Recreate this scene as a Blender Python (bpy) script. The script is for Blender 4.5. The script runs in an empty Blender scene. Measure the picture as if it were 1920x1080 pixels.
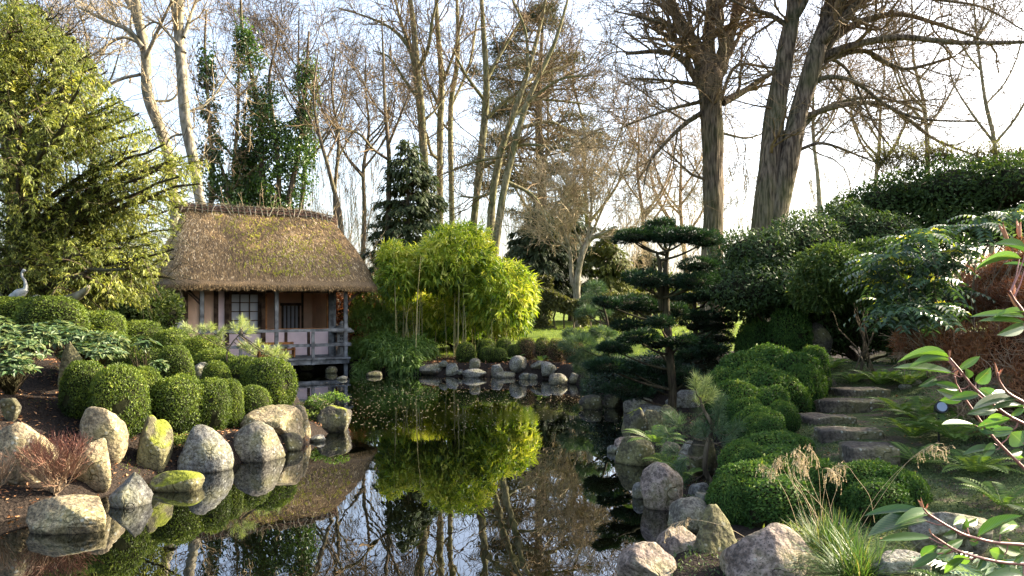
import bpy, bmesh, math, random
import numpy as np
from mathutils import Vector, Matrix

# ------------------------------------------------------------------ camera, sky, sun, exposure
S = bpy.context.scene
F, CZ, HX, HY = 1500.0, 2.0, 960.0, 570.0        # focal length in px of the 1920 px photo, eye height, horizon
cam_d = bpy.data.cameras.new('camera'); cam = bpy.data.objects.new('camera', cam_d)
S.collection.objects.link(cam); S.camera = cam
cam.location = (0, 0, CZ); cam.rotation_euler = (math.radians(90), 0, 0)
cam_d.sensor_width = 36; cam_d.lens = 36*F/1920; cam_d.shift_y = (HY-540)/1920
cam_d.clip_start = .05; cam_d.clip_end = 2000
SUN_AZ, SUN_EL = math.radians(69), math.radians(26)   # clockwise from the view direction
W = bpy.data.worlds.new('World'); S.world = W; W.use_nodes = True
nt = W.node_tree; bg = nt.nodes['Background']; sky = nt.nodes.new('ShaderNodeTexSky')
sky.sky_type = 'NISHITA'; sky.sun_disc = False; sky.sun_elevation = SUN_EL; sky.sun_rotation = SUN_AZ
sky.dust_density = 4; sky.air_density = .9; sky.ozone_density = 1.0
bg.inputs['Strength'].default_value = .125
hs = nt.nodes.new('ShaderNodeHueSaturation'); hs.inputs['Saturation'].default_value = .82; hs.inputs['Value'].default_value = 1.12   # thin high veil of cloud
nt.links.new(sky.outputs[0], hs.inputs['Color']); nt.links.new(hs.outputs[0], bg.inputs['Color'])
sd = bpy.data.lights.new('sun', 'SUN'); sd.energy = 5.0; sd.angle = math.radians(.5); sd.color = (1, .87, .66)
sun = bpy.data.objects.new('sun', sd); S.collection.objects.link(sun)
sdir = Vector((math.sin(SUN_AZ)*math.cos(SUN_EL), math.cos(SUN_AZ)*math.cos(SUN_EL), math.sin(SUN_EL)))
sun.rotation_euler = sdir.to_track_quat('Z', 'Y').to_euler()
S.view_settings.view_transform = 'Standard'; S.view_settings.look = 'None'
S.view_settings.exposure = 2.15; S.view_settings.gamma = 1
S.render.engine = 'CYCLES'
S.cycles.use_denoising = True
S.cycles.max_bounces = 6; S.cycles.diffuse_bounces = 3; S.cycles.glossy_bounces = 3
S.cycles.transmission_bounces = 3; S.cycles.transparent_max_bounces = 4
S.cycles.sample_clamp_indirect = 6; S.cycles.caustics_reflective = False; S.cycles.caustics_refractive = False

rng = np.random.default_rng(7)
R = rng.uniform
def A(*v): return np.array(v, float)
def P(px, py, D): return A((px-HX)/F*D, D, CZ-(py-HY)/F*D)
def nrm(v): return v/np.maximum(np.linalg.norm(v, axis=-1, keepdims=True), 1e-9)

# ------------------------------------------------------------------ mesh building
class MB:
    def __init__(s): s.V=[]; s.L=[]; s.T=[]; s.M=[]; s.A=[]; s.n=0
    def add(s, V, Fc, var=0.5, mat=0):
        V = np.asarray(V, float).reshape(-1, 3); Fc = np.asarray(Fc, int)
        s.V.append(V); s.L.append((Fc+s.n).ravel()); s.T.append(np.full(len(Fc), Fc.shape[1], int))
        s.M.append(np.full(len(Fc), mat, int))
        a = np.empty(len(V)); a[:] = var; s.A.append(a); s.n += len(V); return s
    def data(s, name, mats, smooth=False):
        me = bpy.data.meshes.new(name)
        V = np.concatenate(s.V); L = np.concatenate(s.L); T = np.concatenate(s.T)
        me.vertices.add(len(V)); me.vertices.foreach_set('co', V.astype(np.float32).ravel())
        me.loops.add(len(L)); me.loops.foreach_set('vertex_index', L.astype(np.int32))
        me.polygons.add(len(T))
        st = np.concatenate([[0], np.cumsum(T)[:-1]])
        me.polygons.foreach_set('loop_start', st.astype(np.int32))
        me.polygons.foreach_set('loop_total', T.astype(np.int32))
        me.polygons.foreach_set('material_index', np.concatenate(s.M).astype(np.int32))
        me.polygons.foreach_set('use_smooth', np.full(len(T), bool(smooth)))
        at = me.attributes.new('var', 'FLOAT', 'POINT'); at.data.foreach_set('value', np.concatenate(s.A).astype(np.float32))
        for m in (mats if isinstance(mats, (list, tuple)) else [mats]): me.materials.append(m)
        me.update(calc_edges=True); return me
    def build(s, name, mats, parent=None, smooth=False, **kw):
        return link(name, s.data(name, mats, smooth), parent, **kw)

def link(name, data, parent=None, loc=None, rot=None, scale=None, **kw):
    o = bpy.data.objects.new(name, data); S.collection.objects.link(o)
    if parent is not None:
        o.parent = parent
    if loc is not None: o.location = tuple(loc)
    if rot is not None: o.rotation_euler = rot
    if scale is not None: o.scale = scale if hasattr(scale, '__len__') else (scale,)*3
    for k, v in kw.items(): o[k] = v
    return o
def thing(name, label, cat, loc=(0,0,0), rz=0, group=None):
    o = link(name, None, None, loc, (0,0,rz), label=label, category=cat)
    o.empty_display_size = .2
    if group: o['group'] = group
    return o
def tag(o, label, cat, group=None):
    o['label'] = label; o['category'] = cat
    if group: o['group'] = group
    return o
def structure(o): o['kind'] = 'structure'; return o

def fib(n):
    i = np.arange(n)+.5; ph = np.arccos(1-2*i/n); th = math.pi*(1+5**.5)*i
    return np.stack([np.cos(th)*np.sin(ph), np.sin(th)*np.sin(ph), np.cos(ph)], 1)
_nk = {}
def noise(p, scale=1.0, seed=0, octs=3):
    """smooth pseudo noise, about -1..1"""
    p = np.asarray(p)*scale; out = 0; amp = 1; tot = 0
    for o in range(octs):
        key = (seed, o)
        if key not in _nk:
            g = np.random.default_rng(seed*17+o+1); _nk[key] = (nrm(g.normal(size=(7, 3)))*g.uniform(.7, 1.5, (7, 1)), g.uniform(0, 6.28, 7))
        k, ph = _nk[key]
        out = out + amp*np.sin(p@k.T*(2**o)*2.2+ph).sum(-1)/2.6; tot += amp; amp *= .5
    return out/tot

def box(mb, c, s, var=.5, mat=0, rz=0, bev=0):
    c = A(*c); hx, hy, hz = s[0]/2, s[1]/2, s[2]/2
    V = np.array([[x, y, z] for x in (-hx, hx) for y in (-hy, hy) for z in (-hz, hz)])
    if rz:
        cs, sn = math.cos(rz), math.sin(rz); V = np.stack([V[:,0]*cs-V[:,1]*sn, V[:,0]*sn+V[:,1]*cs, V[:,2]], 1)
    Fc = [[0,1,3,2],[4,6,7,5],[0,4,5,1],[2,3,7,6],[0,2,6,4],[1,5,7,3]]
    return mb.add(V+c, Fc, var, mat)
def beam(mb, a, b, w, h=None, var=.5, mat=0, n=1, wob=0):
    """squared timber from a to b, w across and h deep"""
    a = A(*a); b = A(*b); h = h or w; d = nrm(b-a)
    up = A(0,0,1) if abs(d[2]) < .9 else A(0,1,0)
    s = nrm(np.cross(d, up)); u = np.cross(s, d)
    rows = []
    for i in range(n+1):
        t = i/n; p = a+(b-a)*t+ (s*R(-wob,wob)+u*R(-wob,wob) if wob and 0<i<n else 0)
        rows += [p-s*w/2-u*h/2, p+s*w/2-u*h/2, p+s*w/2+u*h/2, p-s*w/2+u*h/2]
    Fc = []
    for i in range(n):
        for k in range(4):
            Fc.append([i*4+k, i*4+(k+1)%4, i*4+4+(k+1)%4, i*4+4+k])
    Fc += [[3,2,1,0],[n*4,n*4+1,n*4+2,n*4+3]]
    return mb.add(rows, Fc, var, mat)

def tubes(mb, Pt, Rd, sides=3, var=.5, mat=0, cap=False, wob=0, bark=0, seed=0):
    """Pt (N,K,3) centre lines, Rd (N,K) radii"""
    Pt = np.asarray(Pt, float); Rd = np.asarray(Rd, float)
    if Pt.ndim == 2: Pt = Pt[None]
    Rd = np.broadcast_to(Rd.reshape(-1, Rd.shape[-1]), Pt.shape[:2])
    N, K, _ = Pt.shape
    T = np.gradient(Pt, axis=1); T = nrm(T)
    md = nrm(Pt[:, -1]-Pt[:, 0]+1e-6)
    ref = np.where(np.abs(md[:, 2:3]) < .8, A(0,0,1), A(1,0,0))[:, None]
    s = nrm(np.cross(T, ref)); u = np.cross(s, T)
    th = np.arange(sides)/sides*2*math.pi
    ring = s[:, :, None]*np.cos(th)[None, None, :, None]+u[:, :, None]*np.sin(th)[None, None, :, None]
    rr = Rd[:, :, None, None]
    if bark:
        q = np.arange(sides)[None, :]*5.1+np.linspace(0, 3, K)[:, None]
        rr = rr*(1+bark*np.sin(q*2.7+np.sin(np.linspace(0,14,K))[:, None]*1.5))[None, :, :, None]
    if wob: rr = rr*(1+wob*noise(Pt, 1.3, seed, 2))[:, :, None, None]
    V = (Pt[:, :, None]+ring*rr).reshape(-1, 3)
    i = np.arange(N)[:, None, None]*K*sides; k = np.arange(K-1)[None, :, None]*sides; j = np.arange(sides)[None, None]
    j2 = (j+1) % sides
    Fc = np.stack(np.broadcast_arrays(i+k+j, i+k+j2, i+k+sides+j2, i+k+sides+j), -1).reshape(-1, 4)
    va = np.asarray(var, float)
    if va.ndim == 1: va = np.repeat(va, K*sides)
    mb.add(V, Fc, va, mat)
    if cap:
        for n in range(N):
            b = n*K*sides+(K-1)*sides
            mb.L.append(np.arange(b, b+sides)+mb.n-len(V)); mb.T.append(A(sides).astype(int)); mb.M.append(A(mat).astype(int))
            b = n*K*sides
            mb.L.append(np.arange(b, b+sides)[::-1]+mb.n-len(V)); mb.T.append(A(sides).astype(int)); mb.M.append(A(mat).astype(int))
    return mb

def resample(pts, rad, K):
    """Catmull-Rom through hand-given points"""
    pts = np.asarray(pts, float); rad = np.asarray(rad, float); n = len(pts)
    e = np.concatenate([[2*pts[0]-pts[1]], pts, [2*pts[-1]-pts[-2]]])
    t = np.linspace(0, n-1-1e-6, K); i = t.astype(int); f = (t-i)[:, None]
    p0, p1, p2, p3 = e[i], e[i+1], e[i+2], e[i+3]
    Q = .5*((2*p1)+(-p0+p2)*f+(2*p0-5*p1+4*p2-p3)*f**2+(-p0+3*p1-3*p2+p3)*f**3)
    return Q, np.interp(t, np.arange(n), rad)

def spawn(PP, RR, n, t0, t1, L, ang=.8, ratio=.55, K=5, curl=.25, trop=(0,0,.1), rmin=.003, Lt=0.5, taper=.25, g=None, follow=0.):
    """n children on every parent; lengths L*(1-Lt*t)"""
    g = g or rng; N, Kp, _ = PP.shape
    t = (np.arange(n)+g.uniform(0, 1, (N, n)))/n*(t1-t0)+t0
    x = t*(Kp-1); i = np.minimum(x.astype(int), Kp-2); f = (x-i)[..., None]; nn = np.arange(N)[:, None]
    p = PP[nn, i]*(1-f)+PP[nn, i+1]*f
    tn = nrm(PP[nn, i+1]-PP[nn, i])
    r = (RR[nn, i]*(1-f[..., 0])+RR[nn, i+1]*f[..., 0])
    q = g.normal(size=(N, n, 3)); q = nrm(q-(q*tn).sum(-1, keepdims=True)*tn)
    a = ang*g.uniform(.6, 1.35, (N, n, 1))
    d = nrm(np.cos(a)*tn+np.sin(a)*q)
    ln = L*(1-Lt*t)*g.uniform(.5, 1.25, (N, n)) if np.isscalar(L) else L
    M = N*n; p = p.reshape(M, 3); d = d.reshape(M, 3); ln = ln.reshape(M, 1); r = r.reshape(M)
    C = np.empty((M, K, 3)); C[:, 0] = p; tr = A(*trop)
    for k in range(1, K):
        d = nrm(d+g.normal(size=(M, 3))*curl+tr); C[:, k] = C[:, k-1]+d*ln/(K-1)
    r0 = np.maximum(np.minimum(r*ratio, r*.95), rmin)
    RRc = r0[:, None]*np.linspace(1, taper, K)[None]; RRc = np.maximum(RRc, rmin)
    return C, RRc

def leaves(mb, C, Dr, Nm, L, Wd, var, mat=0, droop=.15, fold=.12):
    n = len(C); Dr = nrm(Dr); sd = nrm(np.cross(Nm, Dr)+1e-6); up = np.cross(Dr, sd)
    L = np.broadcast_to(np.asarray(L, float), (n,))[:, None]; Wd = np.broadcast_to(np.asarray(Wd, float), (n,))[:, None]
    m = C+Dr*L*.45; z = up*Wd*fold
    V = np.stack([C, m+sd*Wd/2+z, C+Dr*L-up*L*droop, m-sd*Wd/2+z], 1).reshape(-1, 3)
    Fc = np.arange(n*4).reshape(n, 4)
    va = np.repeat(np.broadcast_to(np.asarray(var, float), (n,)), 4)
    return mb.add(V, Fc, va, mat)
def rdir(n, g=None): return nrm((g or rng).normal(size=(n, 3)))

# ------------------------------------------------------------------ materials
def mat(name):
    m = bpy.data.materials.new(name); m.use_nodes = True
    t = m.node_tree; return m, t, t.nodes['Principled BSDF'], t.nodes['Material Output']
def N(t, typ, **kw):
    n = t.nodes.new('ShaderNode'+typ)
    for k, v in kw.items():
        if k.startswith('i_'):
            key = k[2:]; n.inputs[int(key) if key.isdigit() else key.replace('_', ' ')].default_value = v
        else: setattr(n, k, v)
    return n
def ramp(t, stops, src):
    r = t.nodes.new('ShaderNodeValToRGB'); e = r.color_ramp.elements
    while len(e) < len(stops): e.new(.5)
    for el, (p, c) in zip(e, stops): el.position = p; el.color = (*c, 1) if len(c) == 3 else c
    t.links.new(src, r.inputs[0]); return r.outputs[0]
def mix(t, a, b, f, mode='MIX'):
    n = t.nodes.new('ShaderNodeMix'); n.data_type = 'RGBA'; n.blend_type = mode
    for v, i in ((f, 0), (a, 6), (b, 7)):
        if hasattr(v, 'links'): t.links.new(v, n.inputs[i])
        else: n.inputs[i].default_value = (*v, 1) if isinstance(v, tuple) else v
    return n.outputs[2]
def math_(t, op, a, b=0.):
    n = t.nodes.new('ShaderNodeMath'); n.operation = op
    for v, i in ((a, 0), (b, 1)):
        if hasattr(v, 'links'): t.links.new(v, n.inputs[i])
        else: n.inputs[i].default_value = v
    return n.outputs[0]
def var_attr(t): n = t.nodes.new('ShaderNodeAttribute'); n.attribute_name = 'var'; return n.outputs['Fac']
def tex(t, scale, kind='Noise', detail=4, coord='Object', sc=None, out=0):
    co = t.nodes.new('ShaderNodeTexCoord').outputs[coord]
    if sc:
        mp = t.nodes.new('ShaderNodeMapping'); mp.inputs['Scale'].default_value = sc; t.links.new(co, mp.inputs[0]); co = mp.outputs[0]
    n = t.nodes.new('ShaderNodeTex'+kind); n.inputs['Scale'].default_value = scale
    if kind == 'Noise': n.inputs['Detail'].default_value = detail
    t.links.new(co, n.inputs['Vector']); return n.outputs[out]
def bump(t, src, strength, dist, pb):
    b = t.nodes.new('ShaderNodeBump'); b.inputs['Strength'].default_value = strength; b.inputs['Distance'].default_value = dist
    t.links.new(src, b.inputs['Height']); t.links.new(b.outputs[0], pb.inputs['Normal']); return b
def leafmat(name, stops, trans=.35, tcol=(1.25, 1.3, .55), rough=.45, spec=.35, clump=1.2):
    """stops: colours by the leaf's own variation 0..1"""
    m, t, pb, out = mat(name)
    v = var_attr(t)
    if clump: v = math_(t, 'ADD', v, math_(t, 'MULTIPLY', math_(t, 'SUBTRACT', tex(t, clump, detail=2, coord='Generated' if 0 else 'Object'), .5), .5))
    c = ramp(t, stops, v); t.links.new(c, pb.inputs['Base Color'])
    pb.inputs['Roughness'].default_value = rough; pb.inputs['Specular IOR Level'].default_value = spec
    tr = N(t, 'BsdfTranslucent'); t.links.new(mix(t, c, tcol, 1.0, 'MULTIPLY'), tr.inputs['Color'])
    mx = N(t, 'MixShader'); mx.inputs[0].default_value = trans
    t.links.new(pb.outputs[0], mx.inputs[1]); t.links.new(tr.outputs[0], mx.inputs[2]); t.links.new(mx.outputs[0], out.inputs['Surface'])
    return m
def barkmat(name, c1, c2, scale=6, stretch=(3, 3, .5), bstr=.6, bd=.03, green=0):
    m, t, pb, out = mat(name)
    n1 = tex(t, scale, detail=6, sc=stretch); n2 = tex(t, 1.2, detail=3)
    c = ramp(t, [(.38, c1), (.62, c2)], n1)
    if green: c = mix(t, c, (.07, .09, .025), math_(t, 'MULTIPLY', ramp(t, [(.42, (0,0,0)), (.62, (1,1,1))], n2), green))
    t.links.new(c, pb.inputs['Base Color']); pb.inputs['Roughness'].default_value = .9
    pb.inputs['Specular IOR Level'].default_value = .125
    if bstr: bump(t, n1, bstr, bd, pb)
    return m
def plain(name, c, rough=.7, spec=.3, nscale=8, amt=.25, bstr=.2):
    m, t, pb, out = mat(name)
    n1 = tex(t, nscale, detail=5)
    lo = tuple(x*(1-amt) for x in c); hi = tuple(min(1, x*(1+amt)) for x in c)
    t.links.new(ramp(t, [(.3, lo), (.7, hi)], n1), pb.inputs['Base Color'])
    pb.inputs['Roughness'].default_value = rough; pb.inputs['Specular IOR Level'].default_value = spec
    if bstr: bump(t, n1, bstr, .01, pb)
    return m

M = {}
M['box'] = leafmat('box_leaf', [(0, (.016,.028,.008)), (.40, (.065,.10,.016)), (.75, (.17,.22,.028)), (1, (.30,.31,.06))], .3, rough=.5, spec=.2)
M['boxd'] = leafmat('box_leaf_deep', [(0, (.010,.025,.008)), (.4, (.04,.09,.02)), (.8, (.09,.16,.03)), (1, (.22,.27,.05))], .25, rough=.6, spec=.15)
M['boxb'] = leafmat('box_leaf_browned', [(0, (.10,.055,.032)), (.40, (.19,.11,.055)), (.62, (.10,.12,.025)), (1, (.30,.32,.05))], .28, rough=.5)
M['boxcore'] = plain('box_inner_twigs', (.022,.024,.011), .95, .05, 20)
M['yew'] = leafmat('yew_needles', [(0, (.022,.038,.009)), (.35, (.11,.135,.024)), (.7, (.31,.32,.06)), (1, (.56,.48,.15))], .34, rough=.55, clump=.5)
M['conifer'] = leafmat('dark_conifer_needles', [(0, (.014,.026,.009)), (.5, (.045,.065,.02)), (1, (.11,.12,.04))], .24, rough=.6, clump=.5)
M['pinefar'] = leafmat('far_pine_needles', [(0, (.03,.038,.018)), (.5, (.07,.07,.03)), (1, (.13,.11,.05))], .25, rough=.6, clump=.3)
M['olive'] = leafmat('olive_conifer_needles', [(0, (.04,.06,.015)), (.5, (.12,.14,.03)), (1, (.22,.22,.05))], .35, rough=.6, clump=.5)
M['bamboo'] = leafmat('bamboo_leaf', [(0, (.035,.08,.012)), (.3, (.17,.27,.025)), (.6, (.48,.52,.07)), (1, (.80,.72,.24))], .48, (1.3,1.3,.45), rough=.4, clump=.6)
M['niwaki'] = leafmat('niwaki_needles', [(0, (.006,.018,.009)), (.5, (.018,.045,.018)), (1, (.06,.11,.035))], .18, rough=.5, clump=2)
M['pineblue'] = leafmat('blue_pine_needles', [(0, (.03,.06,.035)), (.5, (.07,.125,.065)), (1, (.14,.20,.10))], .25, rough=.5, clump=2)
M['pinelight'] = leafmat('light_pine_needles', [(0, (.13,.18,.06)), (.5, (.30,.36,.14)), (1, (.50,.52,.27))], .35, rough=.5, clump=2)
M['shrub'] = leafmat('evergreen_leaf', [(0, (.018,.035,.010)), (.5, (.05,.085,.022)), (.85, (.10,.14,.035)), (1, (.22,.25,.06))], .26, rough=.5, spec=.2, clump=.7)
M['hedgefar'] = leafmat('hedge_leaf', [(0, (.04,.045,.015)), (.5, (.09,.09,.03)), (1, (.17,.16,.05))], .3, rough=.6, clump=.6)
M['mahonia'] = leafmat('glossy_blue_green_leaf', [(0, (.02,.045,.018)), (.5, (.05,.095,.045)), (.85, (.10,.16,.07)), (1, (.38,.42,.04))], .3, rough=.36, spec=.45, clump=.8)
M['ivy'] = leafmat('ivy_leaf', [(0, (.014,.035,.008)), (.5, (.06,.12,.02)), (1, (.22,.30,.05))], .3, rough=.35, spec=.5, clump=.5)
M['vib'] = leafmat('grey_green_leaf', [(0, (.02,.05,.015)), (.5, (.055,.10,.03)), (1, (.16,.18,.06))], .25, rough=.42, spec=.3, clump=0)
M['fgleaf'] = leafmat('large_glossy_leaf', [(0, (.025,.065,.028)), (.5, (.05,.12,.04)), (1, (.11,.20,.05))], .34, (1.3,1.4,.5), rough=.32, spec=.6, clump=0)
def veins(m):
    t = m.node_tree; pb = t.nodes['Principled BSDF']; src = pb.inputs['Base Color'].links[0].from_socket
    co = t.nodes.new('ShaderNodeTexCoord'); sx = t.nodes.new('ShaderNodeSeparateXYZ'); t.links.new(co.outputs['Object'], sx.inputs[0])
    ay = math_(t, 'ABSOLUTE', sx.outputs[1]); w = math_(t, 'SINE', math_(t, 'MULTIPLY', math_(t, 'SUBTRACT', sx.outputs[0], math_(t, 'MULTIPLY', ay, .9)), 75.))
    v = math_(t, 'MAXIMUM', ramp(t, [(.75, (0,0,0)), (1, (.55,.55,.55))], w), ramp(t, [(.008, (1,1,1)), (.022, (0,0,0))], ay))
    bl = ramp(t, [(.62, (0,0,0)), (.70, (1,1,1))], tex(t, 9, detail=5))
    c = mix(t, mix(t, src, (.30,.36,.14), math_(t, 'MULTIPLY', v, .45)), (.13,.09,.04), math_(t, 'MULTIPLY', bl, .5)); t.links.new(c, pb.inputs['Base Color'])
    for l in [l for l in t.links if l.from_socket == src and l.to_node.type == 'MIX' and l.to_node.blend_type == 'MULTIPLY']: t.links.new(c, l.to_socket)
    bump(t, v, -.35, .004, pb)
veins(M['fgleaf']); veins(M['vib'])
M['fern'] = leafmat('fern_frond', [(0, (.05,.10,.02)), (.5, (.12,.20,.04)), (1, (.26,.33,.08))], .4, rough=.5)
M['fernb'] = leafmat('grey_fern_frond', [(0, (.10,.16,.09)), (.5, (.17,.25,.14)), (1, (.26,.34,.20))], .3, rough=.4)
M['lawn'] = leafmat('lawn_blade', [(0, (.09,.14,.015)), (.5, (.18,.25,.03)), (1, (.30,.33,.06))], .4, rough=.6, clump=.3)
M['moss'] = leafmat('moss_tuft', [(0, (.06,.09,.012)), (.5, (.13,.17,.03)), (1, (.25,.28,.06))], .25, rough=.8, clump=.8)
M['sage'] = leafmat('sage_moss_tuft', [(0, (.03,.055,.018)), (.5, (.09,.125,.05)), (1, (.18,.21,.09))], .2, rough=.8, clump=.8)
M['tuft'] = leafmat('grass_blade', [(0, (.04,.09,.02)), (.5, (.09,.16,.04)), (.85, (.17,.19,.06)), (1, (.34,.28,.13))], .3, rough=.5)
M['straw'] = leafmat('dry_straw', [(0, (.30,.22,.11)), (.5, (.52,.41,.24)), (1, (.72,.60,.40))], .3, (1,1,.9), rough=.6, clump=0)
M['rust'] = leafmat('rust_brown_needles', [(0, (.08,.032,.014)), (.5, (.24,.10,.042)), (.9, (.40,.20,.08)), (1, (.17,.19,.04))], .3, (1.2,.9,.5), rough=.6, clump=1)
M['redtwig'] = leafmat('red_brown_twig', [(0, (.32,.24,.15)), (.5, (.24,.14,.085)), (1, (.20,.075,.05))], .1, (1,1,1), rough=.6, clump=0)
M['litter'] = leafmat('dry_leaf', [(0, (.14,.06,.03)), (.5, (.30,.14,.06)), (1, (.48,.27,.13))], .2, (1,.9,.6), rough=.7, clump=0)
M['bark'] = barkmat('grey_brown_bark', (.045,.034,.025), (.20,.155,.11), 5, (3,3,.45), 1.0, .08, .35)
M['barkp'] = barkmat('pale_bark', (.14,.12,.085), (.32,.28,.21), 4, (2,2,1), .4, .02, .3)
M['barkg'] = barkmat('green_grey_bark', (.10,.09,.05), (.27,.24,.14), 4, (2,2,.7), .4, .02, .5)
M['barkd'] = barkmat('dark_bark', (.025,.018,.012), (.075,.055,.035), 8, (3,3,.6), .7, .01, .3)
M['twig'] = barkmat('brown_twig', (.10,.07,.04), (.21,.15,.085), 4, (1,1,1), 0)
M['twigp'] = barkmat('pale_twig', (.26,.20,.12), (.46,.37,.23), 4, (1,1,1), 0)
M['twigr'] = barkmat('pinkish_twig', (.20,.14,.09), (.34,.25,.165), 4, (1,1,1), 0)
M['culm'] = barkmat('bamboo_culm', (.25,.22,.10), (.45,.38,.18), 6, (1,1,.3), 0)
M['redstem'] = plain('red_brown_stem', (.30,.13,.10), .45, .5)
M['bud'] = plain('orange_pink_bud', (.60,.26,.13), .5, .4)
M['greywood'] = barkmat('weathered_grey_timber', (.075,.078,.08), (.22,.23,.235), 5, (1,1,1), .3, .01)
M['brownwood'] = barkmat('dark_brown_timber', (.035,.022,.016), (.10,.065,.045), 6, (1,1,1), .3, .01)
M['orangewood'] = barkmat('orange_brown_timber', (.28,.11,.035), (.48,.22,.08), 6, (1,1,1), .2, .01)
M['plaster'] = plain('pink_plaster', (.72,.57,.58), .85, .2, 3, .10, .1)
M['plasterlit'] = plain('warm_lit_plaster', (.68,.46,.33), .85, .2, 3, .12, .1)  # pink plaster with warm bounced light put into its colour
M['paper'] = plain('white_paper_pane', (.36,.37,.40), .6, .3, 3, .03, 0)
M['lead'] = plain('grey_white_cast_metal', (.26,.27,.26), .5, .4, 12, .35, .4)
M['lanternstone'] = plain('grey_granite', (.20,.20,.19), .85, .2, 14, .35, .5)
M['black'] = plain('black_plastic', (.012,.012,.014), .4, .4)
M['glass'] = plain('frosted_lamp_glass', (.30,.35,.45), .12, .8, 6, .05, 0)
M['ridge'] = leafmat('brown_ridge_heather', [(0, (.05,.025,.015)), (.5, (.16,.085,.055)), (1, (.34,.20,.13))], .1, (1,1,1), rough=.8, clump=2)
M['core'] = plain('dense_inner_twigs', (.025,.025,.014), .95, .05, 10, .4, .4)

def rockmat():
    m, t, pb, out = mat('garden_stone')
    def oa(nm): n = t.nodes.new('ShaderNodeAttribute'); n.attribute_type = 'OBJECT'; n.attribute_name = nm; return n
    tone = oa('tone').outputs['Color']; moss = oa('moss').outputs['Fac']
    big = tex(t, 2.2, detail=5); fine = tex(t, 26, detail=6); pits = tex(t, 70, detail=3)
    c = mix(t, tone, ramp(t, [(.32, (.35,.33,.30)), (.66, (1.35,1.32,1.28))], big), .9, 'MULTIPLY')
    c = mix(t, c, ramp(t, [(.36, (.38,.36,.34)), (.62, (1.35,1.35,1.33))], fine), .9, 'MULTIPLY')
    c = mix(t, c, (.05,.045,.04), ramp(t, [(.56, (0,0,0)), (.61, (.85,.85,.85))], pits))
    # thin dark cracks
    vc = t.nodes.new('ShaderNodeTexVoronoi'); vc.feature = 'DISTANCE_TO_EDGE'; vc.inputs['Scale'].default_value = 1.7; cc = t.nodes.new('ShaderNodeTexCoord'); wv = t.nodes.new('ShaderNodeVectorMath'); wn = t.nodes.new('ShaderNodeTexNoise'); wn.inputs['Scale'].default_value = 3
    t.links.new(cc.outputs['Object'], wn.inputs['Vector']); t.links.new(cc.outputs['Object'], wv.inputs[0]); t.links.new(wn.outputs['Color'], wv.inputs[1]); t.links.new(wv.outputs[0], vc.inputs['Vector'])
    crack = math_(t, 'MULTIPLY', ramp(t, [(.002, (1,1,1)), (.012, (0,0,0))], vc.outputs['Distance']), ramp(t, [(.54, (0,0,0)), (.66, (1,1,1))], tex(t, 1.7, detail=2)))
    c = mix(t, c, (.035,.03,.025), math_(t, 'MULTIPLY', crack, .8))
    # pale lichen spots
    vo = t.nodes.new('ShaderNodeTexVoronoi'); vo.inputs['Scale'].default_value = 16; co = t.nodes.new('ShaderNodeTexCoord'); t.links.new(co.outputs['Object'], vo.inputs['Vector'])
    sp = ramp(t, [(.20, (1,1,1)), (.32, (0,0,0))], vo.outputs['Distance'])
    lf = math_(t, 'MULTIPLY', math_(t, 'MULTIPLY', sp, ramp(t, [(.50, (0,0,0)), (.60, (1,1,1))], tex(t, 5, detail=4))), .75)
    c = mix(t, c, (.50,.50,.43), lf)
    # yellow-green algae, then moss on what faces up
    c = mix(t, c, (.16,.15,.05), math_(t, 'MULTIPLY', ramp(t, [(.45, (0,0,0)), (.65, (1,1,1))], tex(t, 3.1, detail=5)), .55))
    g = t.nodes.new('ShaderNodeNewGeometry'); sx = t.nodes.new('ShaderNodeSeparateXYZ'); t.links.new(g.outputs['Normal'], sx.inputs[0])
    up = math_(t, 'ADD', math_(t, 'MULTIPLY', sx.outputs[2], .55), math_(t, 'MULTIPLY', tex(t, 4.0, detail=6), .9))
    mf = math_(t, 'ADD', up, math_(t, 'MULTIPLY', moss, 1.0))
    mm = ramp(t, [(.62, (0,0,0)), (.68, (1,1,1))], math_(t, 'MULTIPLY', mf, .5))
    mc = ramp(t, [(.3, (.09,.105,.008)), (.7, (.20,.22,.02))], fine)
    c = mix(t, c, mc, mm)
    t.links.new(c, pb.inputs['Base Color']); pb.inputs['Roughness'].default_value = .85; pb.inputs['Specular IOR Level'].default_value = .25
    h = math_(t, 'ADD', math_(t, 'MULTIPLY', big, .6), math_(t, 'ADD', math_(t, 'MULTIPLY', fine, .5), math_(t, 'SUBTRACT', math_(t, 'MULTIPLY', mm, .25), math_(t, 'MULTIPLY', crack, .5))))
    bump(t, h, .8, .05, pb)
    # dark wet band just above the pond
    pz = t.nodes.new('ShaderNodeSeparateXYZ'); t.links.new(g.outputs['Position'], pz.inputs[0])
    wet = ramp(t, [(.01, (.35,.34,.32)), (.05, (1,1,1))], math_(t, 'ADD', pz.outputs[2], math_(t, 'MULTIPLY', big, .02)))
    t.links.new(mix(t, c, wet, 1.0, 'MULTIPLY'), pb.inputs['Base Color'])
    return m
M['rock'] = rockmat()
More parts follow.
